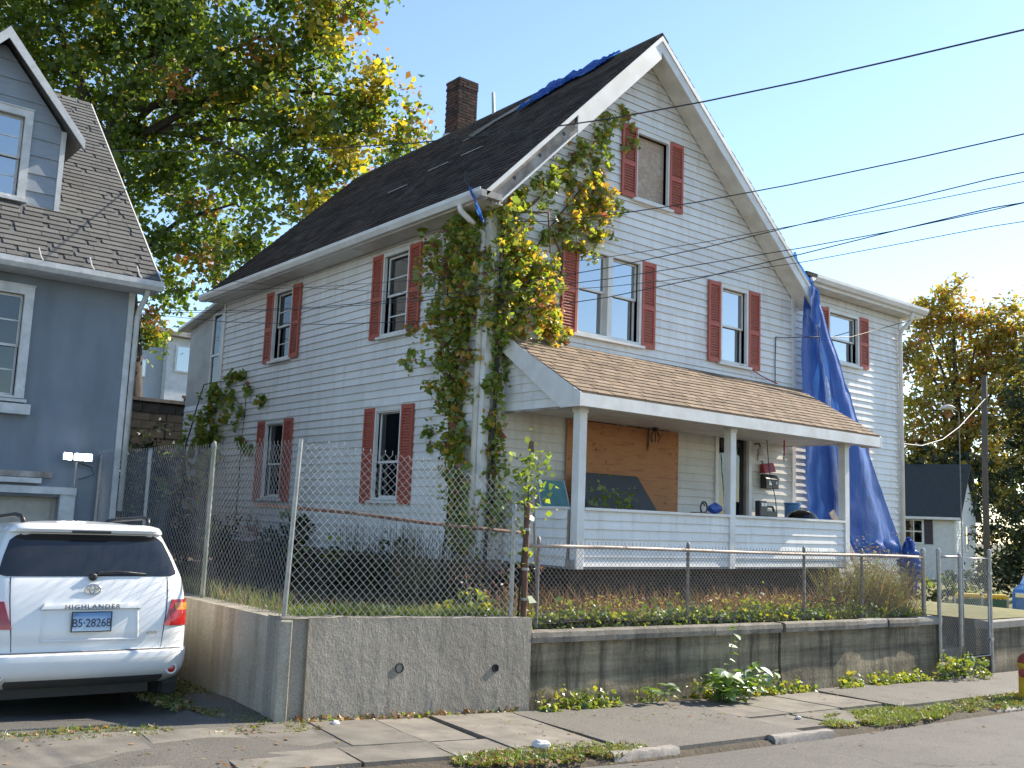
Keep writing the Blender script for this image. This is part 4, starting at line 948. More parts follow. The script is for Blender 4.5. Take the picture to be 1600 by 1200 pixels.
# moulded plate recess outline
for s in (1, -1):
    mb = MB(); P = [[cs(s * (.37 + .05 * (1.0 - z)) / cw(z) + d / cw(z), z, o) for d, o in ((-.008, .001), (0, .012), (.012, .001))] for z in L_(.76, .998, 6)]; mb.grid(P); mb.build('recess_edge', M['car_paint'], car, smooth=True, fix=False, basis=CARM)
mb = MB(); P = [[cs(x / cw(.76), .76 + d, o) for x in L_(-.38, .38, 12)] for d, o in ((-.02, .001), (-.005, .012), (.006, .001))]; mb.grid(P); mb.build('recess_edge', M['car_paint'], car, smooth=True, fix=False, basis=CARM)
# number plate
pb = cb(.9) - .022; PM = CARM @ Matrix.Translation((0, pb, .905)) @ Matrix.Rotation(-.05, 4, 'X')
def platemat():
    m, nt, p = newmat('blue_plate'); p.inputs['Roughness'].default_value = .4
    tc = N(nt, 'ShaderNodeTexCoord'); sp = N(nt, 'ShaderNodeSeparateXYZ'); nt.links.new(tc.outputs['Object'], sp.inputs[0])
    mr = N(nt, 'ShaderNodeMapRange'); mr.inputs[1].default_value = -.076; mr.inputs[2].default_value = .076; nt.links.new(sp.outputs[2], mr.inputs[0])
    nt.links.new(ramp(nt, mr.outputs[0], [(.1, (.46, .58, .68)), (.9, (.13, .27, .50))]), p.inputs['Base Color']); return m
mb = MB(); mb.box((-.1525, -.004, -.076), (.1525, .004, .076)); pl = mb.build('number_plate', platemat(), car, basis=PM, bevel=.003)
mb = MB()
for a, b_ in (((-.16, -.007, -.083), (.16, .006, -.0765)), ((-.16, -.007, .0765), (.16, .006, .083)), ((-.16, -.007, -.0765), (-.153, .006, .0765)), ((.153, -.007, -.0765), (.16, .006, .0765))): mb.box(a, b_)
mb.build('plate_frame', M['black'], pl, basis=PM)
mb = MB(); mb.box((-.1, .005, -.06), (.1, .04, .06)); mb.build('plate_mount', M['grey_plastic'], pl, basis=PM)
ink = mat('navy_ink', (.015, .02, .06), rough=.5)
textmesh('plate_text', 'B5\u00b728268', .098, ink, pl, PM @ Matrix.Translation((0, -.0055, -.012)) @ FX @ Matrix.Scale(.88, 4, (1, 0, 0)), .001, .95)
textmesh('plate_state', 'CT', .022, ink, pl, PM @ Matrix.Translation((-.125, -.0055, .058)) @ FX, .001)
# emblem of three ovals
emb = MB(); ez = 1.165; eb = cb(ez) - .012
def oval(cx, cz, rx, rz, r): emb.tube([(cx + rx * math.cos(t), eb - .004, ez + cz + rz * math.sin(t)) for t in L_(0, 2 * math.pi, 33)], r, 6)
oval(0, 0, .064, .044, .007); oval(0, .006, .022, .036, .006); oval(0, .018, .050, .020, .006)
emb.lathe([(.001, 0), (.05, 0)], (0, eb + .004, ez), 24, 'y')
emb.build('emblem', M['chrome'], car, smooth=True, basis=CARM)
gb = csurf(0, 1.028).y - .043
textmesh('model_lettering', 'HIGHLANDER', .052, M['grey_plastic'], car, CARM @ Matrix.Translation((.0, gb, 1.028)) @ FX @ Matrix.Scale(1.15, 4, (1, 0, 0)), .003, 1.25)
textmesh('drive_badge', '4WD', .04, M['chrome'], car, CARM @ Matrix.Translation((.50, csurf(.6, .80).y - .006, .80)) @ FX, .003, 1.1, .2)
# wiper
mb = MB(); wq = lambda x, z, o: cs(x / cw(z), z, o)
mb.tube([wq(.0, 1.262, .03), wq(.06, 1.29, .035), wq(.22, 1.30, .03), wq(.44, 1.285, .02)], [.018, .014, .009, .006], 6); mb.lathe([(.001, -.02), (.03, -.02), (.035, .02)], wq(0, 1.262, .02), 14, 'y'); mb.build('wiper', M['black'], car, smooth=True, basis=CARM)

# ------------------------------------------------------------------ chain-link fences
def link_mesh(name, A, B, zlo, zhi, pitch, r, m, parent, wob=.0):
    A = Vector(A); B = Vector(B); D = B - A; L = D.length; D.normalize(); Nn = Vector((-D.y, D.x))
    q = pitch / 2; n = int(L / q); P0, P1 = [], []
    for k in range(n):
        s0, s1 = k * q, (k + 1) * q; z0 = zlo(s0 / L); z1 = zhi(s0 / L) + random.uniform(-.006, .012); j0 = int(math.ceil(z0 / q)); j1 = int(z1 / q) + 1
        for j in range(j0, j1):
            a = s0 if (j + k) % 2 == 0 else s1; b = s1 if (j + k) % 2 == 0 else s0
            za, zb = j * q, min((j + 1) * q, z1 + q)
            w0 = wob * noise.noise(Vector((a * 1.3, za * 1.1, 5))); w1 = wob * noise.noise(Vector((b * 1.3, zb * 1.1, 5)))
            o0 = r * (1 if a == s0 else -1) ; o1 = r * (1 if b == s0 else -1)
            pa = A + D * a + Nn * (w0 + o0); pb = A + D * b + Nn * (w1 + o1)
            P0.append((pa.x, pa.y, za)); P1.append((pb.x, pb.y, zb))
        if k % 1 == 0:                                   # twisted barb at the top
            zt = j1 * q; x = s0 if (j1 + k) % 2 == 0 else s1
            pa = A + D * x; P0.append((pa.x, pa.y, zt)); pb = A + D * (x + random.uniform(-.006, .006)); P1.append((pb.x, pb.y, zt + pitch * .45))
    a = np.array(P0); b = np.array(P1); d = b - a; d /= np.linalg.norm(d, axis=1)[:, None]
    nn = np.array([Nn.x, Nn.y, 0]); u = np.cross(d, nn); u /= np.linalg.norm(u, axis=1)[:, None]
    offs = [nn * r + 0 * u, -nn * r * .5 + u * r * .87, -nn * r * .5 - u * r * .87]
    Q = np.concatenate([np.stack([a + offs[i], b + offs[i], b + offs[(i + 1) % 3], a + offs[(i + 1) % 3]], 1) for i in range(3)])
    return stuff(np_quads(name, Q, m, parent))
def post(parent, x, y, z0, z1, r, m, cap=True, name='post', tilt=(0, 0)):
    mb = MB(); mb.tube([(x, y, z0), (x + tilt[0], y + tilt[1], z1)], r, 12)
    if cap: mb.lathe([(r * 1.15, -.03), (r * 1.15, .0), (r * .8, .03), (.001, .04)], (x + tilt[0], y + tilt[1], z1), 12)
    return mb.build(name, m, parent, smooth=True, angle=.8)
TF = empty('tall_chain_link_fence', (-4.2, -2.9, 1.2), 'tall galvanised chain-link fence standing on the retaining wall by the driveway', 'fence')
c0 = Vector((-4.20, -2.90)); ce = c0 + RWD * 6.9
link_mesh('wire_mesh', c0, (-1.70, -2.90), lambda t: 1.15 - .07 * t, lambda t: 2.66 - .03 * t - .22 * t * t, .078, .0023, M['wire_mesh'], TF, .05)
link_mesh('wire_mesh', c0, ce, lambda t: 1.17 - .05 * t, lambda t: 2.67 + .12 * t, .078, .0019, M['wire_mesh'], TF, .04)
post(TF, -4.26, -2.91, 1.1, 2.72, .021, M['metal'], False, tilt=(.05, .0))
for t, m_ in ((2.25, 'green_post'), (4.5, 'metal'), (6.85, 'metal')):
    p = c0 + RWD * t; post(TF, p.x + .03, p.y, 1.0, 2.76, .023, M[m_])
post(TF, -1.74, -2.86, 1.05, 2.22, .026, M['metal'], True)
mb = MB(); 
for z in (1.35, 1.75, 2.1): mb.lathe([(.032, -.012), (.032, .012)], (-1.74, -2.86, z), 12)
mb.build('tie_band', M['metal'], TF)
OF = empty('old_rusty_fence', (-1.58, -2.86, 1.1), 'rust-brown fence post and sloping rusted top rail behind the tall mesh', 'fence')
post(OF, -1.575, -2.87, 1.0, 2.24, .032, M['rust'], True)
mb = MB(); mb.tube([(-1.6, -2.80, 1.965), (-2.6, -2.55, 2.03), (-3.3, -2.3, 2.10), (-4.0, -1.6, 2.15)], .018, 10); mb.build('top_rail', M['rust'], OF, smooth=True)

for z in (2.0, 1.6, 1.3):
    mb = MB(); mb.lathe([(.04, -.014), (.04, .014)], (-1.575, -2.87, z), 12); mb.build('clamp', M['metal'], OF)
LF = empty('low_chain_link_fence', (2.5, -2.85, .95), 'low chain-link fence with dull mesh along the low garden wall', 'fence')
def lft(t): return 1.835 - .075 * t
link_mesh('wire_mesh', (-1.52, -2.84), (6.45, -2.84), lambda t: .98 - .12 * t, lambda t: lft(t) + .01, .062, .0022, M['old_mesh'], LF, .02)
mb = MB(); mb.tube([(-1.55 + 8 * t, -2.825, lft(t) + .006 * math.sin(9 * t)) for t in np.linspace(0, 1, 14)], .021, 10); mb.build('top_rail', mat('weathered_rail', (.46, .40, .35), (.33, .25, .2), rough=.6, metal=.3, scale=7), LF, smooth=True)
for x in (-1.36, 1.0, 3.35, 4.75, 6.46):
    t = (x + 1.55) / 8; post(LF, x, -2.82, .8, lft(t) + (.06 if x < 6 else .1), .02 if x < 6 else .032, M['old_mesh'] if x < 6 else M['metal'])
GT = empty('garden_gate', (7.4, -2.9, 0), 'silver chain-link gate and posts at the foot of the steps', 'gate')
for x, z0 in ((6.62, .2), (7.28, -.1), (8.28, -.2)): post(GT, x, -2.98, z0, 1.87 if x != 7.28 else 1.80, .03, M['metal'])
mb = MB(); mb.tube([(6.62, -2.98, 1.78), (7.28, -2.98, 1.78)], .018, 8)
mb.tube([(7.36, -2.98, .22), (7.36, -2.98, 1.76), (8.22, -2.98, 1.76), (8.22, -2.98, .22), (7.36, -2.98, .22)], .018, 8); mb.build('gate_frame', M['metal'], GT, smooth=True)
link_mesh('wire_mesh', (7.36, -2.98), (8.22, -2.98), lambda t: .24, lambda t: 1.74, .062, .0022, M['wire_mesh'], GT)
link_mesh('wire_mesh', (6.64, -2.98), (7.28, -2.98), lambda t: .2, lambda t: 1.77, .062, .0022, M['wire_mesh'], GT)
for z in (.45, 1.5):
    mb = MB(); mb.box((8.2, -3.02, z), (8.3, -2.95, z + .04)); mb.build('hinge', M['metal'], GT)

# ------------------------------------------------------------------ tarpaulins
def cloth(name, rows, cols, f, m, parent=None, th=.0):
    mb = MB(); mb.grid([[f(i / (cols - 1), j / (rows - 1)) for i in range(cols)] for j in range(rows)]); return mb.build(name, m, parent, smooth=True, fix=False)
TP = empty('draped_tarp', (8.2, -.5, 1.3), 'long blue tarpaulin hanging from the roof corner down past the porch', 'tarpaulin')
def nz3(a, b, c, s): return noise.fractal(Vector((a * s, b * s, c)), 1, 2, 3)
def back_sheet(u, v):                                   # v: 0 top .. 1 bottom
    z = 6.62 - v * 5.1; xl = 7.03 + .22 * v; xr = 7.22 + .66 * min(1, v * 1.9) + .45 * v
    x = xl + (xr - xl) * u; y = -.36 + .15 * math.sin(min(1, v * 3) * 1.57) * (1 - .2 * u) - .05 * math.sin(u * 9 + v * 2) * v + .03 * nz3(x, z, 1, 2.0)
    return (x, min(y, -.05) - .1 * v * u, z)
cloth('back_panel', 60, 22, back_sheet, M['tarp'], TP)
def front_sheet(u, v):
    z = 6.70 - v * 5.05; xl = 7.06 + .62 * min(1, v * 1.9) + .22 * v; xr = 7.13 + 2.52 * v
    x = xl + (max(xr, xl + .06) - xl) * u
    y = -.42 - .26 * v - .10 * u * v + .05 * math.sin(u * 7 + 1.2) * min(1, v * 2) + .05 * nz3(x * 1.6, z * .7, 4, 1.3) * min(1, v * 3) + (.12 * v if u < .04 else 0)
    if v > .94: y += .12 * nz3(x * 3, z * 3, 7, 1.5); x += .08 * nz3(x * 3, z * 3, 9, 1.5)
    return (x, y, z)
cloth('front_panel', 84, 36, front_sheet, M['tarp'], TP)
def roof_strip(u, v):
    x = 6.55 + .75 * v; o = .02 + .03 * abs(nz3(x * 3, u * 2, 2, 1.4)); w_ = (.04 + .35 * v) * u
    return (x + o * .64 + .0, Y0 - .05 + w_, rr(x) + o + .02 - .06 * (1 - u) * (v > .1))
cloth('roof_strip', 40, 8, roof_strip, M['tarp'], TP)
def corner_fold(u, v):
    x = 7.0 + .28 * u; z = rr(7.25) + .07 - v * (.55 + .2 * u); return (x + .02 * math.sin(9 * v), Y0 - .06 - .03 * math.sin(6 * u + 3 * v), z)
cloth('corner_fold', 20, 8, corner_fold, M['tarp'], TP)
def hem(u, v):
    a = u * 6.28; r_ = .10 + .15 * nz3(math.cos(a) * 2.2, math.sin(a) * 2.2, v * 9, 1.8); return (9.62 + r_ * math.cos(a) * (.3 + math.sin(v * 3.14)), -.85 + r_ * math.sin(a) * (.3 + math.sin(v * 3.14)), 2.05 - 1.15 * v)
cloth('bunched_hem', 40, 40, hem, M['tarp'], TP)
RT = empty('ridge_tarp', (2.8, 1.4, 9.8), 'small crumpled blue tarpaulin draped over the roof ridge', 'tarpaulin')
def ridge_t(u, v):
    y = .55 + 1.75 * v; s = -.25 + u * (.25 + .30 + .75 * v + .08 * math.sin(v * 9)); o = .05 + .11 * abs(nz3(y * 2, u * 3, 3, 1.8))
    if s < 0: return (RX - s * .77, y, RZ + s * .64 + o)
    return (RX - s * k45 - o * k45 * min(1, s * 5), y, RZ - s * k45 + o * (1 if s < .1 else k45))
cloth('sheet', 48, 26, ridge_t, M['tarp'], RT)
SC = empty('tarp_scrap', (-.5, -.4, 6.0), 'twisted blue tarp scrap dangling from the gutter end', 'tarpaulin')
def scrap(u, v):
    w_ = .02 + .13 * math.sin(min(1, v * 1.15) * 3.0); a = v * 2.2; return (-.52 - .03 + w_ * (u - .5) * math.cos(a) - .02 * math.sin(u * 12), -.20 - .33 * v + w_ * (u - .5) * math.sin(a), 6.56 - .55 * v + .015 * math.sin(u * 9 + v * 7))
cloth('strip', 24, 10, scrap, M['tarp'], SC)
mb = MB(); mb.tube([(-.53, -.2, 6.55), (-.50, .0, 6.72), (-.35, .2, 6.95)], .006, 5); mb.build('cord', M['cable'], SC)
CT = empty('crumpled_tarp', (7.2, -1.2, .8), 'crumpled blue and silver tarp heaped at the top of the steps', 'tarpaulin')
def crump(u, v):
    a = u * 6.283; r_ = (1 - v) ** .5; x = 7.35 + 1.1 * r_ * math.cos(a); y = -1.1 + .5 * r_ * math.sin(a)
    return (x, y, .86 + .30 * v * (1 + nz3(x * 2, y * 2, 6, 1.5)) + .10 * abs(nz3(x * 5, y * 5, 2, 1.4)))
cloth('sheet', 26, 60, crump, M['tarp'], CT)

# ------------------------------------------------------------------ things on the porch
PK = tag(MB().bar((7.2, -.75, 2.45), (7.98, -1.05, 1.0), .14, .03, (0, 1, 0)).build('leaning_plank', M['bare_wood']), 'grey weathered plank leaning by the porch end under the tarp', 'plank')
TT = MB(); TT.extr([(1.55, -.30, 2.80), (2.72, -.30, 2.80), (3.42, -.62, 1.64), (1.55, -.62, 1.64)], (0, -.035, .01))
tag(TT.build('leaning_tabletop', mat('charcoal_board', (.02, .022, .026), (.03, .032, .036), rough=.55), bevel=.01), 'charcoal tabletop leaning against the plywood on the porch', 'tabletop')
LC = empty('lawn_chair', (.95, -.75, 1.62), 'teal fabric lawn chair at the left end of the porch', 'chair')
teal = mat('faded_teal_fabric', (.12, .26, .27), (.08, .19, .21), rough=.9, scale=6)
def seat(u, v): return (.75 + .5 * u, -1.0 + .48 * v, 2.02 - .05 * math.sin(u * 3.14))
def backr(u, v): return (.75 + .5 * u, -.52 + .22 * v, 2.04 + .62 * v - .04 * math.sin(u * 3.14) * (v < .9))
cloth('seat', 8, 8, seat, teal, LC); cloth('backrest', 10, 8, backr, teal, LC)
for x in (.74, 1.26):
    mb = MB(); mb.tube([(x, -1.0, 1.62), (x, -.5, 2.06), (x, -.29, 2.68)], .012, 6); mb.build('frame_tube', M['metal'], LC); mb = MB(); mb.tube([(x, -.45, 1.62), (x, -1.02, 2.03)], .012, 6); mb.build('leg', M['metal'], LC)
TH_ = empty('garden_tool', (-.2, -1.45, 1.1), 'thin dark garden tool handle leaning upright left of the porch', 'tool')
mb = MB(); mb.tube([(-.16, -1.45, 1.1), (-.30, -1.47, 2.3), (-.40, -1.5, 2.95)], .017, 8); mb.build('handle', M['bare_wood'], TH_, smooth=True)
mb = MB(); mb.extr([(-.44, -1.5, 2.93), (-.36, -1.5, 2.92), (-.37, -1.5, 3.05), (-.43, -1.5, 3.06)], (0, -.02, 0)); mb.build('tool_head', M['rust'], TH_)
MBX = empty('mailbox', (6.3, -.1, 2.8), 'black wall mailbox beside the front door', 'mailbox')
mb = MB(); mb.extr([(6.12, -.045, 2.80), (6.12, -.17, 2.80), (6.12, -.17, 2.97), (6.12, -.10, 3.04), (6.12, -.045, 3.04)], (.36, 0, 0)); mb.build('box', M['black'], MBX, bevel=.008)
mb = MB(); mb.extr([(6.11, -.04, 3.05), (6.11, -.105, 3.05), (6.11, -.185, 2.965), (6.11, -.18, 2.955), (6.11, -.10, 3.04)], (.38, 0, 0)); mb.build('lid', M['grey_plastic'], MBX)
mb = MB(); mb.box((6.2, -.175, 2.86), (6.28, -.171, 2.93)); mb.box((6.4, -.175, 2.88), (6.43, -.171, 2.93)); mb.build('paper_slip', M['trim'], MBX)
NS = empty('red_notice_box', (6.25, -.08, 3.1), 'small red box fixed above the black mailbox', 'box')
mb = MB(); mb.hexa([(6.10, -.045, 3.06), (6.42, -.045, 3.10), (6.42, -.16, 3.10), (6.10, -.16, 3.06), (6.11, -.045, 3.22), (6.42, -.045, 3.26), (6.42, -.10, 3.26), (6.11, -.10, 3.22)]); mb.build('case', mat('red_plastic', (.34, .03, .03), rough=.45), NS, bevel=.008)
mb = MB(); mb.box((6.09, -.17, 3.045), (6.43, -.045, 3.058)); mb.build('shelf', M['trim'], NS)
RD = empty('radio', (4.45, -1.35, 2.29), 'black boxy radio with grille standing on the porch rail', 'radio')
mb = MB(); mb.box((4.27, -1.42, 2.286), (4.45, -1.32, 2.52)); mb.build('case', M['black'], RD, bevel=.015)
mb = MB(); mb.box((4.30, -1.428, 2.44), (4.36, -1.4205, 2.49)); mb.box((4.375, -1.428, 2.44), (4.43, -1.4205, 2.49)); mb.build('dial', M['trim'], RD)
mb = MB(); mb.box((4.46, -1.41, 2.286), (4.72, -1.31, 2.37)); mb.tube([(4.5, -1.36, 2.37), (4.52, -1.36, 2.44), (4.66, -1.36, 2.44), (4.7, -1.36, 2.37)], .018, 8); mb.build('side_unit', M['black'], RD)
KG = empty('kettle_grill', (5.85, -1.08, 1.62), 'black kettle grill with domed lid behind the porch rail', 'grill')
mb = MB(); mb.lathe([(.27, 0), (.265, .05), (.22, .14), (.12, .20), (.001, .215)], (5.85, -1.08, 2.22), 28); mb.build('lid', mat('black_enamel', (.012, .012, .013), rough=.15), KG, smooth=True)
mb = MB(); mb.lathe([(.275, 0), (.27, -.06), (.2, -.18), (.08, -.23), (.001, -.24)], (5.85, -1.08, 2.215), 28); mb.build('bowl', M['black'], KG, smooth=True)
for k in range(3):
    a = k * 2.09 + .4; mb = MB(); mb.tube([(5.85 + .15 * math.cos(a), -1.08 + .15 * math.sin(a), 2.03), (5.85 + .26 * math.cos(a), -1.08 + .26 * math.sin(a), 1.625)], .012, 6); mb.build('leg', M['metal'], KG)
mb = MB(); mb.tube([(5.79, -1.08, 2.42), (5.79, -1.08, 2.47), (5.91, -1.08, 2.47), (5.91, -1.08, 2.42)], .01, 6); mb.build('handle', M['bare_wood'], KG)
BG = empty('blue_toolbag', (3.25, -1.36, 2.29), 'small blue bag with cords lying on the porch rail by the middle post', 'bag')
def bagf(u, v): a = u * 6.283; r_ = math.sin(max(.02, v) * 3.1); return (3.28 + (.17 + .02 * math.sin(5 * a)) * math.cos(a) * r_, -1.36 + .05 * math.sin(a) * r_, 2.286 + .16 * v + .012 * math.sin(4 * a))
cloth('bag', 12, 24, bagf, M['tarp'], BG)
mb = MB(); mb.tube([(3.02 + .07 * math.cos(t), -1.37, 2.37 + .085 * math.sin(t)) for t in np.linspace(0, 6.28, 20)], .012, 6); mb.tube([(3.02 + .05 * math.cos(t), -1.35, 2.36 + .07 * math.sin(t)) for t in np.linspace(.5, 5.5, 16)], .01, 6); mb.build('coiled_cord', M['cable'], BG)
mb = MB(); mb.box((2.78, -1.44, 2.286), (3.12, -1.31, 2.30)); mb.build('tray', M['rust'], BG)
BN = MB(); BN.lathe([(.10, 1.62), (.13, 1.7), (.135, 2.52), (.145, 2.53), (.145, 2.56), (.12, 2.56), (.12, 2.5)], (6.34, -.55, 0), 20)
tag(BN.build('blue_bin', mat('blue_plastic', (.05, .16, .36), (.07, .2, .42), rough=.5), smooth=True, angle=.6), 'blue plastic bin in the right corner of the porch', 'bin')
CG = empty('porch_lantern', (3.2, -.15, 3.5), 'dark wire-cage lantern hanging over the plywood sheet', 'lamp')
mb = MB(); mb.lathe([(.03, .0), (.06, -.02), (.05, -.05), (.02, -.06)], (3.22, -.22, 3.60), 12); mb.build('canopy', M['black'], CG, smooth=True)
mb = MB()
for k in range(8):
    a = k * .785; mb.tube([(3.22 + .03 * math.cos(a), -.22 + .03 * math.sin(a), 3.54), (3.22 + .085 * math.cos(a), -.22 + .085 * math.sin(a), 3.46), (3.22 + .05 * math.cos(a), -.22 + .05 * math.sin(a), 3.37)], .005, 4)
mb.build('cage', M['black'], CG); mb = MB(); mb.tube([(3.2, -.1, 3.6), (3.2, -.09, 3.25)], .012, 6); mb.build('bracket', M['rust'], CG)
DL = empty('door_lamp', (5.95, -.2, 3.5), 'grubby white porch lamp with bracket right of the front door', 'lamp')
mb = MB(); mb.tube([(5.96, -.04, 3.56), (5.96, -.14, 3.56), (5.96, -.16, 3.50)], .016, 8); mb.build('bracket', M['rust'], DL); mb = MB(); mb.lathe([(.03, 0), (.075, -.05), (.08, -.12), (.05, -.16), (.001, -.17)], (5.98, -.17, 3.52), 16); mb.build('shade', M['white_old'], DL, smooth=True)
WC = empty('red_hanging_ribbon', (5.89, -.7, 3.3), 'red ribbon with small tassel hanging from the porch ceiling', 'ribbon')
mb = MB(); mb.box((5.875, -.705, 3.33), (5.905, -.695, 3.595)); mb.build('ribbon', mat('red_ribbon', (.4, .03, .06), rough=.8), WC); mb = MB(); mb.lathe([(.008, .02), (.03, -.02), (.02, -.06), (.005, -.11)], (5.89, -.7, 3.32), 10); mb.build('tassel', M['curtain'], WC)
tag(MB().tube([(5.75, -.45, 3.60), (5.8, -.46, 3.1), (5.93, -.5, 2.6), (6.02, -.52, 1.7)], .008, 5).build('hanging_cord', M['cable']), 'thin black cord hanging down the porch wall right of the ribbon', 'cord')
tag(MB().tube([(6.55, -.05, 5.55), (6.53, -.05, 5.1), (6.52, -.06, 4.68)], .01, 5).tube([(6.55, -.05, 5.55), (6.8, -.06, 5.57), (7.2, -.3, 5.62), (8.5, -.35, 5.8), (10.6, -.4, 6.45)], .008, 5).build('antenna_cable', M['cable']), 'thin dark cable running from wall stub across the tarp to the wing eave', 'cable')
tag(MB().tube([(5.5, -.05, 4.9), (5.78, -.06, 4.88), (6.05, -.09, 4.78), (6.5, -.12, 4.68)], .011, 5).build('red_rope', mat('red_rope', (.4, .04, .05), rough=.7)), 'red rope draped from the window sill onto the porch roof', 'rope')

# ------------------------------------------------------------------ wires
WIRES = {
 'thick twisted utility wire crossing highest, just below the gable peak': (.016, [[0.07, -7.75, 6.33], [-0.02, -7.03, 6.38], [-0.13, -6.2, 6.43], [-0.26, -5.26, 6.49], [-0.41, -4.17, 6.58], [-0.58, -2.9, 6.72], [-0.8, -1.39, 6.93], [-1.06, 0.41, 7.23], [-1.39, 2.62, 7.66], [-1.81, 5.39, 8.26], [-2.59, 10.41, 9.46], [-3.86, 18.49, 11.51]]),
 'upper thin wire of the group crossing the upstairs windows': (.007, [[0.22, -7.65, 5.1], [0.13, -6.92, 5.09], [0.02, -6.09, 5.08], [-0.1, -5.14, 5.09], [-0.23, -4.05, 5.1], [-0.4, -2.77, 5.14], [-0.6, -1.25, 5.22], [-0.84, 0.57, 5.34], [-1.14, 2.8, 5.55], [-1.53, 5.59, 5.86], [-2.25, 10.64, 6.55], [-3.43, 18.79, 7.86]]),
 'second thin wire of the group crossing the upstairs windows': (.010, [[0.21, -7.66, 5.17], [0.12, -6.93, 5.17], [0.02, -6.1, 5.13], [-0.1, -5.14, 5.09], [-0.23, -4.04, 5.04], [-0.38, -2.76, 5.02], [-0.58, -1.24, 5.03], [-0.81, 0.59, 5.09], [-1.11, 2.82, 5.24], [-1.49, 5.62, 5.51], [-2.2, 10.68, 6.14], [-3.37, 18.83, 7.35]]),
 'middle wire of the group crossing the upstairs windows': (.009, [[0.23, -7.64, 4.94], [0.15, -6.91, 4.9], [0.05, -6.07, 4.87], [-0.07, -5.12, 4.86], [-0.21, -4.03, 4.87], [-0.37, -2.75, 4.89], [-0.57, -1.23, 4.95], [-0.81, 0.59, 5.05], [-1.11, 2.82, 5.22], [-1.49, 5.62, 5.48], [-2.19, 10.68, 6.07], [-3.36, 18.84, 7.26]]),
 'lowest wire of the group at the left wall windows': (.010, [[0.24, -7.64, 4.91], [0.15, -6.91, 4.92], [0.05, -6.07, 4.87], [-0.06, -5.12, 4.8], [-0.19, -4.02, 4.73], [-0.35, -2.73, 4.68], [-0.54, -1.21, 4.69], [-0.77, 0.61, 4.77], [-1.08, 2.84, 4.97], [-1.47, 5.63, 5.32], [-2.2, 10.68, 6.15], [-3.41, 18.8, 7.69]]),
 'lowest wire of the group at the right sky edge': (.007, [[0.26, -7.63, 4.75], [0.16, -6.89, 4.76], [0.06, -6.06, 4.74], [-0.05, -5.11, 4.72], [-0.19, -4.02, 4.74], [-0.36, -2.74, 4.8], [-0.56, -1.23, 4.93], [-0.82, 0.58, 5.16], [-1.14, 2.8, 5.52], [-1.55, 5.57, 6.03], [-2.3, 10.61, 7.02], [-3.51, 18.73, 8.53]]),
 'service drop wire ending at the front corner of the white house': (.012, [[.17, -7.69, 5.49], [.145, -6.2, 5.55], [.125, -4.9, 5.62], [.11, -3.6, 5.72], [.09, -2.3, 5.86], [.07, -1.1, 6.03], [.05, -.13, 6.23]]),
}
for lab, (r_, pts) in WIRES.items():
    a, b = Vector(pts[0]), Vector(pts[1]); d = (a - b).normalized()
    pp = [tuple(a + d * 9 + Vector((0, 0, 1.2))), tuple(a + d * 3.5 + Vector((0, 0, .35)))] + pts
    tag(MB().tube(pp, r_ * .55, 5).build('utility_wire', M['cable'], smooth=True), lab, 'wire', 'overhead wires')
UP = empty('utility_pole', (26.4, 5.6, -.2), 'weathered utility pole standing among the trees at far right', 'pole')
mb = MB(); mb.tube([(26.4, 5.6, -.6), (26.0, 5.4, 4), (25.6, 5.15, 7.6)], [.12, .10, .09], 10); mb.build('shaft', mat('grey_pole_wood', (.12, .10, .085), (.08, .07, .06), rough=.9, stretch=(5, 5, .4)), UP, smooth=True)
mb = MB(); mb.tube([(25.7, 5.2, 6.5), (25.75, 5.35, 6.6), (25.8, 5.5, 6.6)], .03, 6); mb.build('arm', M['old_mesh'], UP)
SLm = empty('street_lamp', (30.7, 8.8, -.2), 'pale street lamp head on slim pole before the yellow trees', 'lamp')
mb = MB(); mb.tube([(30.9, 8.7, -.4), (30.9, 8.7, 7.1), (30.6, 8.95, 7.28)], .02, 8); mb.build('shaft', M['old_mesh'], SLm)
mb = MB(); mb.lathe([(.001, .1), (.14, .07), (.30, -.02), (.22, -.08), (.001, -.1)], (30.55, 8.98, 7.28), 16); mb.build('lamp_head', M['white_old'], SLm, smooth=True)
tag(MB().tube([(10.9, -.05, 3.95), (12.2, .25, 4.02), (13.8, .6, 4.3), (15.4, 1.0, 4.75), (26.0, 5.3, 6.9)], .010, 6).build('rope_line', M['flashing']), 'pale twisted service line sagging from the wing wall toward the far pole', 'wire')

# hydrant
HY = empty('fire_hydrant', (5.80, -4.62, 0), 'yellow fire hydrant with red bonnet at the right pavement edge', 'hydrant')
yel = mat('yellow_hydrant_paint', (.62, .38, .02), (.5, .3, .02), rough=.5); redp = mat('red_hydrant_paint', (.35, .05, .03), (.25, .04, .03), rough=.5)
HZ = bz(5.8); mb = MB(); mb.lathe([(.17, 0), (.17, .05), (.12, .06), (.115, .40), (.135, .41), (.135, .45), (.11, .46)], (5.80, -4.62, HZ), 20); mb.build('barrel', yel, HY, smooth=True, angle=.7)
mb = MB(); mb.lathe([(.13, .46), (.115, .52), (.07, .57), (.03, .59), (.03, .63), (.001, .63)], (5.80, -4.62, HZ), 18); mb.build('bonnet', redp, HY, smooth=True, angle=.7)
for s in (1, -1):
    mb = MB(); mb.lathe([(.055, .10), (.055, .17), (.03, .18), (.03, .21), (.001, .21)] if s == 1 else [(.055, -.10), (.055, -.17), (.03, -.18), (.03, -.21), (.001, -.21)], (5.80, -4.62, HZ + .33), 12, 'x'); mb.build('nozzle_cap', redp, HY)
mb = MB(); mb.lathe([(.07, -.10), (.07, -.18), (.035, -.19), (.035, -.22), (.001, -.22)], (5.80, -4.62, HZ + .30), 12, 'y'); mb.build('nozzle_cap', redp, HY)

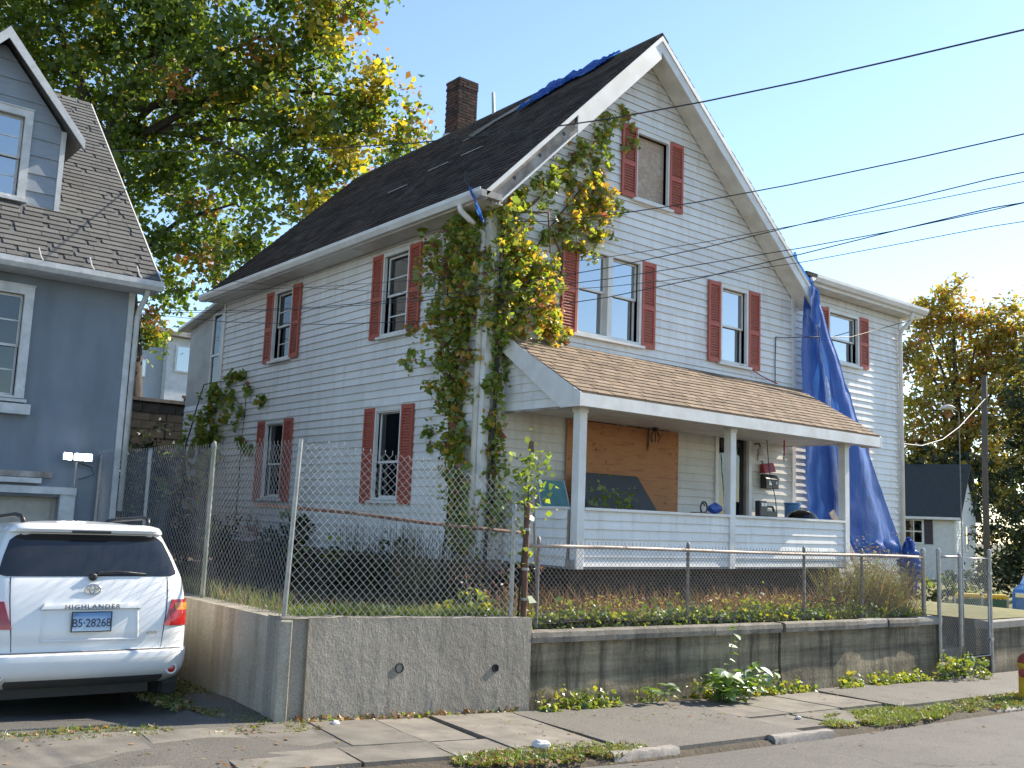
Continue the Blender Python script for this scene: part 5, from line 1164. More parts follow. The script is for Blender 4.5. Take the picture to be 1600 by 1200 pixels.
# ------------------------------------------------------------------ background buildings and car
FH = empty('white_cottage', (41.15, 14.1, 0), 'small white cottage with dark roof and dark shutters far right', 'house')
FB = Matrix((Vector((-.30, .954, 0)), Vector((.954, .30, 0)), Vector((0, 0, 1)))).transposed().to_4x4(); FB.translation = (41.15, 14.1, 0)
def fb(mbx, name, m, parent=FH, **k): mbx.v = [tuple(FB @ Vector(p)) for p in mbx.v]; return mbx.build(name, m, parent, **k)
M['cottage'] = mat('cottage_white', (.66, .66, .63), (.58, .58, .55), rough=.7)
fw_ = fb(MB().box((0, 0, -.5), (9, .2, 3.12)).box((0, .2, -.5), (9, 6.5, 3.1)), 'front_wall', M['cottage'])
for i in range(24): fb(MB().hexa([(-.035, .05, i * .16 - .3), (-.035, 6.4, i * .16 - .3), (0, 6.4, i * .16 - .3), (0, .05, i * .16 - .3), (-.008, .05, i * .16 - .135), (-.008, 6.4, i * .16 - .135), (0, 6.4, i * .16 - .135), (0, .05, i * .16 - .135)]) if i < 21 else MB().box((-.01, 2, .1), (-.005, 2.1, .2)), 'clapboard', M['cottage'], fw_)
gbm = MB(); gbm.extr([(0.0, 0, 3.1), (0.0, 6.5, 3.1), (0.0, 3.25, 5.7)], (.2, 0, 0)); fb(gbm, 'gable_wall', M['cottage'])
rfm = MB(); rfm.extr([(-.3, -.35, 3.0), (-.3, 3.25, 5.95), (-.3, 6.85, 3.0), (-.3, 6.85, 2.88), (-.3, 3.25, 5.8), (-.3, -.35, 2.88)], (9.6, 0, 0)); fb(rfm, 'roof', mat('charcoal_roof', (.035, .038, .035), (.05, .052, .048), rough=.9))
fb(MB().box((-.3, -.40, 2.9), (9.3, -.36, 3.03)), 'gutter', M['trim']); fb(MB().box((-.05, -.09, -.4), (.05, 0, 2.9)), 'corner_board', M['trim'])
for (x, z) in ((2.0, 1.72), (5.4, 1.72)):
    wn = fb(MB().box((x - .5, -.06, z - .08), (x + .5, 0, z)).box((x - .5, -.06, z + 1.1), (x + .5, 0, z + 1.2)).box((x - .5, -.06, z), (x - .4, 0, z + 1.1)).box((x + .4, -.06, z), (x + .5, 0, z + 1.1)).box((x - .4, -.04, z + .52), (x + .4, 0, z + .58)).box((x - .02, -.035, z), (x + .02, 0, z + 1.1)), 'window', M['trim'])
    fb(MB().box((x - .4, -.015, z), (x + .4, -.004, z + 1.1)), 'pane', M['glass_sky'], wn)
    for s in (-1, 1): fb(MB().box((x + s * .72 - .2, -.05, z - .08), (x + s * .72 + .2, -.001, z + 1.2)), 'shutter', mat('plum_shutter', (.05, .035, .045), rough=.6), wn)
wn = fb(MB().box((-.07, 2.6, 1.3), (-.01, 2.7, 2.7)).box((-.07, 3.5, 1.3), (-.01, 3.6, 2.7)).box((-.07, 2.7, 2.6), (-.01, 3.5, 2.7)).box((-.07, 2.7, 1.3), (-.01, 3.5, 1.4)), 'window', M['trim']); fb(MB().box((-.03, 2.7, 1.4), (-.036, 3.5, 2.6)), 'pane', M['glass_sky'], wn)
# pale building beyond the back wall
PB = empty('pale_blue_building', (5, 27, 4.3), 'pale flat-roofed building seen between the two houses behind the block wall', 'building')
pb1 = mat('pale_blue_cladding', (.42, .47, .52), (.36, .41, .46), rough=.8)
mb = MB(); mb.box((-1.5, 27.0, 4.3), (5.0, 35, 8.75)); mb.build('near_wall', pb1, PB)
mb = MB(); mb.box((5.01, 26.6, 4.3), (12, 35, 8.55)); mb.build('white_wall', mat('white_cladding', (.66, .68, .70), rough=.8), PB)
mb = MB(); mb.box((-1.6, 26.8, 8.76), (5.1, 35, 8.9)); mb.box((4.9, 26.3, 8.56), (12, 35, 8.72)); mb.build('roof_edge', M['bare_wood'], PB)
for x, z in ((5.7, 7.3), (6.5, 7.3)):
    mb = MB(); mb.box((x - .4, 26.53, z - .1), (x + .4, 26.595, z + .95)); f = mb.build('window', M['trim'], PB); mb = MB(); mb.box((x - .34, 26.52, z - .04), (x + .34, 26.528, z + .89)); mb.build('pane', M['glass_sky'], f)
for x, z in ((3.3, 7.2), (4.2, 6.9), (3.4, 4.9), (4.3, 4.9), (2.5, 4.9)):
    mb = MB(); mb.box((x - .16, 26.93, z), (x + .16, 26.995, z + .7)); f = mb.build('window', M['trim'], PB); mb = MB(); mb.box((x - .12, 26.92, z + .05), (x + .12, 26.929, z + .65)); mb.build('pane', M['glass_sky'], f)
DK = empty('wooden_deck_rail', (5.9, 24.5, 4.4), 'dark slatted deck railing in front of the pale rear building', 'railing')
for i in range(14):
    mb = MB(); x = 5.0 + i * .2; mb.box((x, 24.5, 4.4), (x + .1, 24.54, 6.0)); mb.build('slat', M['black'], DK)
mb = MB(); mb.box((4.95, 24.48, 6.0), (7.9, 24.58, 6.1)); mb.build('top_rail', M['rust'], DK)
# blue car on the far right
BC_ = bpy.data.objects.new('blue_car', None); BM = Matrix.Translation((21.3, 1.1, -.12)) @ Matrix.Rotation(R(192), 4, 'Z'); BC_.matrix_basis = BM; link(BC_); tag(BC_, 'bright blue car parked beyond the gate at the right edge', 'car')
bp = mat('bright_blue_paint', (.06, .18, .42), (.05, .15, .38), rough=.2, coat=.7)
prof2 = [(-2.1, .35), (-2.15, .7), (-2.0, .95), (-1.75, 1.02), (-1.3, 1.42), (-.9, 1.50), (.3, 1.50), (.75, 1.42), (1.25, 1.0), (2.0, .88), (2.15, .7), (2.15, .35)]
mb = MB(); n = len(prof2); rows = []
for yy, k in ((-.86, .0), (-.84, .35), (-.70, 1), (0, 1.03), (.70, 1), (.84, .35), (.86, 0)):
    rows.append([(x * (1 - .02 * (1 - k)), yy, z if z < 1.03 else 1.0 + (z - 1.0) * (.0 if k == 0 else (.5 if k < .5 else k))) for x, z in prof2])
mb.grid(rows); mb.add(rows[0], [tuple(range(n))]); mb.add(rows[-1], [tuple(range(n))]); mb.build('body', bp, BC_, smooth=True, angle=.6, basis=BM)
mb = MB(); mb.add([(.78, -.66, 1.42), (.78, .66, 1.42), (1.24, .74, 1.03), (1.24, -.74, 1.03)], [(0, 1, 2, 3)]); mb.v = [(x + .015, y, z + .02) for x, y, z in mb.v]; mb.build('windscreen', M['car_glass'], BC_, basis=BM)
for s in (1, -1):
    mb = MB(); mb.add([(-1.3, s * .80, 1.03), (-1.0, s * .74, 1.40), (.3, s * .74, 1.42), (.9, s * .80, 1.05)], [(0, 1, 2, 3)]); mb.v = [(x, y + s * .03, z) for x, y, z in mb.v]; mb.build('side_window', M['car_glass'], BC_, basis=BM)
    for x in (-1.3, 1.3):
        mb = MB(); mb.lathe([(.001, -.1), (.30, -.1), (.32, 0), (.30, .1), (.001, .1)], (x, s * .8, .32), 24, 'y'); wq_ = mb.build('wheel', M['rubber'], BC_, basis=BM, smooth=True, angle=.6); mb = MB(); mb.lathe([(.001, s * .115), (.19, s * .11)], (x, s * .8, .32), 16, 'y'); mb.build('rim', M['chrome'], wq_, basis=BM)
    mb = MB(); mb.box((2.05, s * .6 - .18, .66), (2.17, s * .6 + .18, .80)); mb.build('headlight', M['chrome'], BC_, basis=BM, bevel=.02)
YB = empty('yellow_barrier', (14.2, 0, .0), 'green road barrier with yellow padded top bars beyond the gate', 'barrier')
for i, (a, b) in enumerate((((13.75, .33, .80), (14.15, .02, .80)), ((14.24, -.06, .80), (14.6, -.36, .80)))):
    mb = MB(); mb.tube([a, b], .055, 10); mb.build('top_bar', yel, YB, smooth=True, angle=.8); mb = MB(); mb.bar((a[0], a[1], .5), (b[0], b[1], .5), .04, .46); mb.build('panel', mat('green_panel', (.04, .09, .05), rough=.7), YB)
for p in ((13.72, .36), (14.19, -.02), (14.64, -.38)):
    mb = MB(); mb.tube([(p[0], p[1], -.3), (p[0], p[1], .78)], .025, 8); mb.build('post', M['metal'], YB)

# ------------------------------------------------------------------ vegetation
G_DK = leafmat('maple_green', [(.048, .088, .011), (.09, .145, .018), (.15, .19, .022), (.065, .11, .015)], .52, .04)
G_YL = leafmat('maple_yellow', [(.20, .20, .02), (.42, .32, .03), (.34, .30, .03)], .48, .04)
G_OR = leafmat('maple_orange', [(.34, .13, .03), (.42, .20, .05), (.28, .08, .05)], .45, .05)
G_VINE = leafmat('vine_green', [(.115, .175, .018), (.18, .24, .027), (.25, .29, .038), (.12, .18, .024)], .5, .05)
G_VYEL = leafmat('vine_yellow', [(.42, .33, .03), (.50, .27, .03), (.34, .30, .03)], .48, .06)
G_VRED = leafmat('vine_russet', [(.20, .09, .035), (.28, .07, .05), (.16, .10, .03)], .4, .08)
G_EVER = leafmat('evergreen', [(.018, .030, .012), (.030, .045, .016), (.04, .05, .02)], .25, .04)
G_GOLD = leafmat('golden_autumn', [(.28, .20, .035), (.38, .26, .05), (.24, .22, .04), (.17, .18, .035)], .48, .04)
G_WEED = leafmat('weed_green', [(.07, .12, .012), (.13, .19, .02), (.19, .22, .03), (.09, .12, .02)], .42, .08)
G_WYEL = leafmat('weed_yellow', [(.22, .25, .025), (.30, .26, .04), (.20, .23, .03)], .42, .05)
G_DRY = leafmat('dry_stalks', [(.15, .095, .05), (.09, .055, .03), (.24, .17, .095), (.10, .085, .04)], .3, .03)
G_TAN = leafmat('tan_seed_head', [(.26, .19, .10), (.19, .15, .08), (.32, .24, .14)], .35, .03)
G_PINK = leafmat('reddish_stalks', [(.24, .11, .07), (.32, .19, .12), (.17, .07, .05)], .3, .03)
G_GRASS = leafmat('grass_blades', [(.07, .12, .015), (.12, .17, .025), (.20, .19, .05)], .4, .05)
G_DEAD = leafmat('fallen_leaf', [(.28, .15, .06), (.16, .08, .035), (.36, .24, .12), (.22, .10, .06)], .1, .04)
BARK = mat('maple_bark', (.075, .06, .05), (.04, .033, .028), rough=.95, scale=6, stretch=(4, 4, .8), bstr=.8, bscale=20, bdist=.03)
RV = np.array([math.cos(YAW), -math.sin(YAW), 0])
def crown(name, blobs, k, lsize, mats, parent, pfun, sub=.42, per=60, droop=.5, aspect=.75, hollow=.25):
    Cs, Mi = [], []
    for (x, y, z, r) in blobs:
        nsub = max(3, int(k * r * r))
        d = rng.normal(size=(nsub, 3)); d /= np.linalg.norm(d, axis=1)[:, None]
        rad = r * (hollow + (1 - hollow) * rng.random(nsub) ** .5)
        cen = np.array([x, y, z]) + d * rad[:, None]
        for c in cen:
            n = int(per * rng.uniform(.5, 1.3)); sp = sub * rng.uniform(.6, 1.2)
            q = rng.normal(size=(n, 3)) * sp * np.array([.55, .55, .42]); q[:, 2] -= .18 * np.abs(q[:, 0])
            Cs.append(c + q); Mi.append(np.where(rng.random(n) < .8, pfun(c), pfun(c + rng.normal(size=3))))
    Cc = np.concatenate(Cs); Q = leaves(Cc, lsize, aspect, droop=droop)
    return np_quads(name, Q, mats, parent, np.concatenate(Mi))
def branch(parent, pts, r0_, r1_, n=9, name='limb', m=None):
    mb = MB(); pts = [Vector(p) for p in pts]; path = []
    for i in range(len(pts) - 1):
        for t in (0, .33, .66): path.append(pts[i].lerp(pts[i + 1], t) + Vector((noise.noise(pts[i] * 3 + Vector((t, 0, 0))), noise.noise(pts[i] * 3 + Vector((0, t, 5))), 0)) * .05)
    path.append(pts[-1]); rs = np.linspace(r0_, r1_, len(path)); mb.tube(path, list(rs), n); return mb.build(name, m or BARK, parent, smooth=True)
BIG = [(-3.0, 15.4, 14.4, 1.79), (-1.2, 14.0, 14.1, 1.95), (0.1, 11.7, 13.4, 1.87), (1.6, 10.5, 13.8, 1.4), (2.4, 9.8, 14.0, 0.78), (-1.6, 15.8, 13.1, 1.52), (0.2, 14.4, 12.8, 1.86), (1.4, 12.2, 12.3, 1.79), (2.4, 10.2, 12.1, 1.4), (3.0, 9.5, 12.6, 0.78), (3.5, 9.3, 11.9, 0.86), (3.8, 9.2, 11.1, 0.62), (3.4, 10.7, 11.4, 1.3), (2.1, 11.9, 11.1, 1.62), (1.1, 14.0, 11.2, 1.69), (-0.1, 14.9, 10.9, 1.35), (0.6, 14.6, 9.6, 1.52), (1.5, 12.6, 9.6, 1.3), (2.7, 11.5, 10.1, 1.14), (0.5, 14.9, 8.5, 1.01), (0.5, 15.1, 7.3, 0.71), (0.5, 15.2, 6.6, 0.51), (1.2, 14.3, 8.8, 0.84), (1.7, 13.9, 8.8, 0.59), (-0.4, 16.3, 12.3, 1.23), (-4.5, 18.0, 14.1, 2.36), (-3.7, 20.2, 12.5, 2.18), (-0.1, 12.8, 15.8, 2.6), (-2.4, 14.6, 16.0, 2.76), (1.8, 10.1, 15.2, 1.71), (4.2, 8.9, 11.2, 0.31), (1.9, 13.8, 8.0, 0.37)]
MT = empty('maple_tree', (.35, 15.7, 4.3), 'big spreading maple turning yellow, towering behind the two houses', 'tree')
def maplec(c):
    v = float(c @ RV); p = .07 + .34 * min(1, max(0, (v + 6.6) / 4.5)); q = .008 + .03 * min(1, max(0, (v + 7) / 4)) + (.14 if c[2] < 8.6 else 0)
    x = rng.random(); return 1 if x < p else (2 if x < p + q else 0)
crown('crown', BIG, 10, .15, [G_DK, G_YL, G_OR], MT, maplec, sub=.50, per=84)
branch(MT, [(.35, 15.7, 4.2), (.2, 15.6, 6), (-.3, 15.5, 8.6), (-.9, 15.0, 10.7)], .30, .22, 12, 'trunk')
branch(MT, [(-.9, 15.0, 10.6), (-1.0, 14.9, 12.1), (-.7, 14.4, 13.1), (-.2, 13.8, 14.2), (.4, 12.6, 15.2)], .26, .1)
branch(MT, [(-.9, 15.0, 10.7), (-1.6, 15.6, 12.6), (-2.6, 15.5, 14.5)], .2, .07)
for e in ((1.4, 12.2, 12.3), (3.2, 10.6, 11.5), (2.4, 10.2, 12.9), (1.5, 12.7, 9.8), (.5, 14.9, 8.2), (3.5, 9.4, 12.2), (1.6, 10.5, 13.9), (2.5, 11.6, 10.3), (.2, 12.0, 13.6)):
    s0 = Vector((-.7, 14.9, 10.9)).lerp(Vector((-.6, 14.3, 13.0)), random.random()) if e[2] > 10 else Vector((-.2, 15.5, 8.4)); m_ = s0.lerp(Vector(e), .5) + Vector((0, 0, .4)); branch(MT, [s0, m_, e], .09, .025, 7)
# sparse red-brown tips over the sky on the right
tips = [(4.0, 9.0, 12.6, .25), (3.0, 9.5, 13.6, .35), (2.7, 9.6, 14.3, .4), (4.1, 8.9, 11.9, .25), (3.4, 9.3, 13.0, .25), (3.2, 9.4, 14.2, .3), (4.3, 8.8, 11.4, .2)]
stuff(crown('sparse_tips', tips, 26, .13, [G_OR, G_YL], MT, lambda c: 0 if rng.random() < .7 else 1, sub=.3, per=9))
RT_ = [(48.7, 18.9, 15.1, 1.75), (46.2, 18.8, 12.4, 1.32), (49.4, 18.1, 16.3, 1.36), (50.9, 17.2, 14.4, 1.56), (52.0, 16.2, 15.2, 1.56), (51.7, 16.9, 12.5, 2.14), (49.6, 18.7, 12.0, 1.95), (53.2, 15.7, 12.2, 1.95), (46.8, 18.8, 9.4, 1.51), (48.6, 17.4, 9.1, 1.88), (50.6, 15.7, 9.2, 1.88), (54.3, 14.6, 13.8, 2.34), (52.6, 14.0, 9.7, 2.26), (44.5, 18.4, 7.3, 0.91), (47.9, 18.3, 7.2, 1.51), (49.0, 16.2, 6.5, 1.48)]
GTr = empty('golden_tree', (49.5, 17.6, -.3), 'tall airy golden autumn tree beyond the cottage at right', 'tree')
crown('crown', RT_, 17, .30, [G_GOLD, G_YL, G_OR], GTr, lambda c: 0 if rng.random() < .8 else (1 if rng.random() < .6 else 2), sub=.62, per=30, aspect=.5)
branch(GTr, [(49.5, 17.6, -.5), (49.4, 17.7, 6), (49.2, 17.9, 11), (49.3, 18.1, 16.5)], .35, .06, 8, 'trunk')
for e in ((46.6, 18.8, 12.4), (51.7, 16.9, 12.9), (53.0, 15.8, 12.4), (47.0, 18.8, 9.6), (52.0, 16.2, 15.4), (48.7, 18.8, 15.4), (46.9, 18.6, 14.4), (50.9, 17.1, 15.6)): branch(GTr, [(49.4, 17.7, random.uniform(4, 8)), tuple((Vector(e) + Vector((49.4, 17.7, 9))) / 2), e], .13, .03, 6)
DT = empty('dark_evergreen_tree', (29, 5.3, -.3), 'dark shaded evergreen tree at the right picture edge', 'tree')
DKB = [(28.8, 5.5, 5.4, 1.05), (28.6, 5.9, 4.0, 0.94), (28.8, 5.2, 7.2, 0.94), (27.6, 5.7, 2.6, 0.8), (28.4, 5.0, 2.6, 1.14), (29.7, 4.8, 5.4, 1.4), (28.1, 6.4, 3.5, 0.51), (30.6, 4.8, 8.8, 1.2), (29.8, 5.4, 1.2, 1.05), (29.2, 5.2, 6.3, 1.0), (28.7, 5.6, 1.0, 1.0), (27.4, 6.0, 1.0, .7)]
crown('crown', DKB, 24, .17, [G_EVER, G_GOLD], DT, lambda c: 0 if rng.random() < (.9 if c[2] < 5 else .6) else 1, sub=.4, per=60, aspect=.4)  # more gold leaves higher up: sunlit top put into the leaf colour
branch(DT, [(29, 5.3, -.5), (29, 5.3, 4), (29.5, 5.0, 8.5)], .2, .05, 8, 'trunk')
SH = empty('understorey_shrub', (46, 17.3, 0), 'brownish green shrubs rising behind the cottage roof', 'shrub')
crown('foliage', [(45.3, 18.0, 6.1, 1.3), (47.0, 16.7, 5.8, 1.3), (44.0, 18.6, 5.4, 1.3), (48.6, 15.6, 5.4, 1.5), (50, 14.6, 5.0, 1.8), (51.5, 13.6, 4.0, 1.8), (48, 12.5, 2.0, 1.6), (50, 12, 2.2, 1.8)], 9, .28, [G_EVER, G_GOLD], SH, lambda c: 0 if rng.random() < .6 else 1, sub=.6, per=40)
branch(SH, [(46, 17.3, -.4), (46, 17.3, 5.6)], .12, .04, 6, 'stem')
HB = empty('clipped_hedge', (17.7, 2.3, -.1), 'dark green rounded bush behind the gate before the cottage', 'shrub')
crown('foliage', [(17.9, 2.2, .95, .42), (17.4, 2.7, .75, .42), (17.0, 2.9, .35, .5), (18.3, 1.9, .4, .5), (16.4, 3.4, .6, .5), (15.8, 3.8, .5, .5)], 60, .085, [G_EVER, G_WEED], HB, lambda c: 0 if rng.random() < .85 else 1, sub=.16, per=30)
branch(HB, [(17.7, 2.4, -.3), (17.7, 2.4, .8)], .05, .02, 6, 'stem')
# --- vine on the corner
VN = empty('climbing_vine', (0, 0, 1.1), 'large green and yellow creeper climbing the front corner up to the gable', 'vine')
def vine(name, blobs, fr, mats, parent, size=.08):
    Cs, Mi = [], []
    for (u, z, ru, rz_, n, cls, dep) in blobs:
        a = rng.normal(size=n) * ru * .5 + u; b = rng.normal(size=n) * rz_ * .5 + z
        n = int(n * (1.4 if fr is fL else (1.6 if z < 6.1 else 1.1))); a = rng.normal(size=n) * ru * (.34 if fr is fL else .37) + u * (.9 if fr is fL else 1); b = rng.normal(size=n) * rz_ * .5 + z; d = .05 + np.abs(rng.normal(size=n)) * dep
        nc = max(2, n // 12); ci = rng.integers(0, nc, n); a = a[ci] + rng.normal(size=n) * .055; b = b[ci] + rng.normal(size=n) * .06; d = np.maximum(.04, d[ci] + rng.normal(size=n) * .03)
        lim = (lambda uu: 6.38) if fr is fL else (lambda uu: 6.62 + uu)
        ok = np.array([b[i] < lim(a[i]) and (fr is fF or a[i] > -.25) for i in range(n)]); a, b, d = a[ok], b[ok], d[ok]; n = len(a)
        for i in range(n): Cs.append(fr(a[i], b[i], d[i]))
        pr = {'g': (.86, .10, .04), 'y': (.42, .52, .06), 'r': (.58, .18, .24), 'm': (.70, .22, .08)}[cls]; Mi.append(rng.choice(3, size=n, p=pr))
    Cc = np.array(Cs); Q = leaves(Cc, size, .78, droop=.5); return np_quads(name, Q, mats, parent, np.concatenate(Mi))
vm = [G_VINE, G_VYEL, G_VRED]
left_v = [(.45, 6.15, .8, .40, 420, 'g', .16), (.7, 5.75, .95, .55, 520, 'r', .20), (.5, 5.25, .85, .6, 620, 'm', .22), (.55, 4.75, .7, .5, 460, 'm', .20), (.6, 4.3, .5, .55, 330, 'r', .16), (.6, 3.8, .42, .5, 260, 'm', .13), (.5, 3.3, .42, .5, 260, 'm', .13), (.42, 2.8, .4, .5, 260, 'm', .13), (.3, 2.3, .36, .5, 220, 'g', .13), (.15, 1.9, .36, .45, 160, 'g', .12), (1.45, 5.9, .3, .45, 90, 'r', .1), (1.35, 5.2, .25, .35, 50, 'g', .1), (1.2, 4.75, .35, .16, 50, 'g', .08), (1.15, 4.35, .3, .14, 40, 'g', .08), (1.1, 3.9, .2, .2, 30, 'm', .08), (1.35, 3.35, .25, .1, 20, 'g', .06), (1.25, 3.1, .06, .4, 16, 'r', .05), (2.0, 4.55, .05, .35, 22, 'g', .04), (2.06, 4.15, .05, .3, 18, 'g', .04)]
vine('foliage', left_v, fL, vm, VN)
front_v = [(.2, 6.35, .45, .35, 220, 'g', .14), (.3, 5.8, .5, .5, 420, 'm', .2), (.55, 5.35, .7, .5, 520, 'm', .2), (.95, 5.0, .55, .35, 300, 'y', .16), (.3, 5.0, .5, .5, 380, 'm', .2), (.85, 5.55, .35, .35, 170, 'y', .14), (.15, 4.5, .35, .4, 170, 'g', .14), (.08, 3.9, .18, .6, 120, 'g', .1), (.3, 4.3, .15, .4, 46, 'g', .08), (.1, 3.1, .18, .5, 110, 'm', .1), (.2, 2.4, .3, .5, 150, 'g', .12), (.5, 6.62, .45, .2, 150, 'g', .1), (.9, 6.95, .38, .2, 150, 'g', .1), (1.25, 7.3, .32, .2, 120, 'g', .09), (1.6, 7.62, .3, .22, 120, 'm', .09), (1.95, 8.0, .25, .22, 90, 'g', .08), (2.25, 8.35, .25, .14, 60, 'g', .07), (2.5, 8.62, .22, .08, 36, 'y', .05), (2.72, 8.42, .06, .3, 30, 'g', .05), (2.6, 8.05, .14, .1, 20, 'g', .05),
           (1.65, 7.2, .4, .14, 110, 'y', .08), (1.95, 7.5, .13, .5, 110, 'g', .08), (1.98, 7.0, .36, .4, 300, 'y', .14), (1.6, 6.65, .36, .3, 240, 'y', .12), (1.9, 6.45, .3, .22, 150, 'm', .1), (1.35, 6.4, .3, .25, 150, 'm', .1), (1.0, 6.2, .25, .15, 70, 'g', .08), (1.62, 6.2, .2, .18, 70, 'y', .08), (2.3, 6.95, .2, .08, 30, 'g', .05), (1.15, 5.5, .08, .4, 30, 'g', .06), (1.1, 4.85, .2, .2, 70, 'y', .1), (2.2, 7.75, .05, .25, 20, 'm', .04), (1.25, 6.0, .06, .3, 18, 'g', .05)]
vine('foliage', front_v, fF, vm, VN)
for pts in (((-.1, .35, 1.0), (-.1, .45, 2.2), (-.1, .5, 3.6), (-.1, .5, 5.0), (-.08, .6, 6.1)), ((-.1, .7, 1.0), (-.08, .62, 2.6), (-.09, .7, 4.2), (-.08, .9, 5.6)), ((.05, -.1, 1.2), (.1, -.09, 3.0), (.15, -.1, 4.6), (.6, -.1, 5.8), (1.2, -.09, 6.6), (1.9, -.08, 7.4), (2.3, -.07, 8.35)), ((.5, -.1, 6.5), (1.0, -.09, 7.0), (1.9, -.08, 7.95)), ((.35, -.12, 6.45), (.8, -.3, 6.5), (.85, -.3, 5.9)), ((1.0, -.1, 6.4), (1.25, -.12, 5.9), (1.28, -.12, 5.3))): branch(VN, pts, .024, .008, 6, 'stem', M['rust'] if pts[0][0] > .3 else BARK)
V2 = empty('back_corner_vine', (-.1, 9.5, 1.1), 'arching dark green vine around the rear doorway of the white house', 'vine')
arc = [(10.4, 3.4, .7, .5, 260, 'g', .25), (10.2, 4.0, .5, .4, 160, 'g', .22), (9.9, 4.5, .35, .25, 90, 'g', .18), (9.3, 4.75, .3, .1, 40, 'g', .12), (8.8, 4.7, .2, .12, 26, 'g', .1), (8.4, 4.5, .15, .12, 22, 'g', .1), (9.1, 4.3, .2, .3, 40, 'g', .1), (8.8, 3.95, .2, .2, 30, 'g', .1), (8.5, 3.4, .3, .2, 30, 'g', .1), (8.15, 3.2, .2, .12, 18, 'g', .08), (7.75, 4.3, .07, .3, 26, 'g', .06), (10.6, 2.7, .9, .6, 260, 'm', .4)]
vine('foliage', arc, fL, vm, V2, .11); branch(V2, [(-.2, 10.3, 1.0), (-.2, 10.3, 3.4), (-.15, 9.7, 4.7), (-.1, 8.7, 4.7), (-.08, 8.0, 4.2)], .02, .006, 5, 'stem'); branch(V2, [(-.05, 7.75, 1.4), (-.05, 7.8, 3.4), (-.05, 7.72, 4.4)], .01, .006, 5, 'stem')
V3 = empty('post_climber', (-1.5, -2.8, 1.1), 'bright green climber wrapped round the rusty fence post', 'vine')
def blob(cs, n, s): return np.concatenate([np.array(c) + rng.normal(size=(int(n * c_n), 3)) * np.array(s) for c, c_n in cs])
Cv = blob([((-1.58, -2.85, 2.45), 1), ((-1.5, -2.8, 2.7), 1.2), ((-1.35, -2.75, 2.65), .7), ((-1.25, -2.72, 2.45), .4), ((-1.62, -2.86, 2.1), .8), ((-1.6, -2.86, 1.7), .5), ((-1.75, -2.8, 2.5), .5), ((-1.55, -2.85, 1.4), .3)], 42, (.07, .05, .13)); np_quads('foliage', leaves(Cv, .07, .8), [G_WEED, G_VINE], V3, rng.integers(0, 2, len(Cv))); branch(V3, [(-1.6, -2.84, 1.1), (-1.56, -2.83, 2.2), (-1.5, -2.8, 2.75)], .012, .004, 5, 'stem')

# --- ground cover
def flat(Q, P): Q = Q.copy(); Q[:, :, 2] = P[:, None, 2] + (Q[:, :, 2] - P[:, None, 2]) * .18; return Q
def blades(Cc, h, wdt, lean=.35):
    n = len(Cc); a = rng.uniform(0, 6.283, n); H = h * rng.uniform(.4, 1.15, n); w_ = wdt * rng.uniform(.6, 1.3, n)
    s = np.stack([np.cos(a), np.sin(a), 0 * a], 1) * w_[:, None]; l = rng.normal(size=(n, 2)) * lean * H[:, None]
    t = Cc + np.stack([l[:, 0], l[:, 1], H], 1); return np.stack([Cc - s, Cc + s, t + s * .25, t - s * .25], 1)
def scatter(n, x0, x1, y0, y1, zf):
    x = rng.uniform(x0, x1, n); y = rng.uniform(y0, y1, n); return np.stack([x, y, np.array([zf(a, b) for a, b in zip(x, y)])], 1)
def patchy(P, s, thr, seed=0): 
    k = np.array([noise.noise(Vector((p[0] * s, p[1] * s, seed))) for p in P]); return P[k > thr]
def cover(name, Q, mats, label, cat='weeds', idx=None):
    o = np_quads(name, Q, mats, None, idx); stuff(o); o['label'] = label; o['category'] = cat; return o
P = scatter(10500, -1.5, 6.5, -2.86, -2.3, lambda x, y: lwtop(x) - .05); P[:, 2] += np.abs(rng.normal(size=len(P))) * (.10 + .08 * np.array([noise.noise(Vector((p[0] * 1.3, 1, 1))) for p in P]))
cls = np.array([1 if noise.noise(Vector((p[0] * 1.6, p[1] * 2, 3))) + rng.normal() * .3 > .25 else 0 for p in P]); cover('ground_cover', leaves(P, .052, .8, droop=-.1), [G_WEED, G_WYEL], 'leafy yellow-green weeds along the top of the low garden wall', idx=cls)
P = scatter(2300, -1.4, 5.2, -2.45, -1.55, lambda x, y: lwtop(x) - .05); cover('dry_stalks', blades(P, .40, .004, .45), [G_DRY, G_PINK], 'dry brown and reddish stalks in front of the porch skirt', idx=(rng.random(len(P)) < .35).astype(int))
P = scatter(2200, -1.4, 6.4, -2.6, -2.1, lambda x, y: lwtop(x) + .1); P[:, 2] += rng.random(len(P)) * .2; P = patchy(P, 1.1, -.05, 2); cover('reddish_weeds', leaves(P, .035, .5), [G_PINK, G_WYEL], 'small reddish leaves among the weeds behind the low fence', idx=(rng.random(len(P)) < .3).astype(int))
DB = empty('dry_bush', (5.7, -2.4, .9), 'bushy clump of tan dry weeds behind the fence near the gate', 'shrub')
bx_ = rng.normal(size=3600) * .62 + 5.75; by_ = rng.normal(size=3600) * .20 - 2.35; keep = (bx_ > 4.6) & (bx_ < 6.62) & (by_ > -2.8); P = np.stack([bx_, by_, np.full(3600, .84)], 1)[keep]
Hh = .95 - .35 * np.abs(P[:, 0] - 5.8); np_quads('stalks', blades(P[::2], .75, .004, .38), [G_DRY, G_GRASS], DB, (rng.random(len(P[::2])) < .28).astype(int))
NQ = 11000; Q_ = P[rng.integers(0, len(P), NQ)].copy(); Q_[:, :2] += rng.normal(size=(NQ, 2)) * .08; Q_[:, 2] += rng.random(NQ) * (.88 - .42 * np.abs(Q_[:, 0] - 5.85)) * (1 + .25 * rng.normal(size=NQ)); np_quads('seed_heads', leaves(Q_, .034, .35), [G_TAN, G_WEED, G_DRY], DB, rng.choice(3, NQ, p=[.5, .25, .25]))
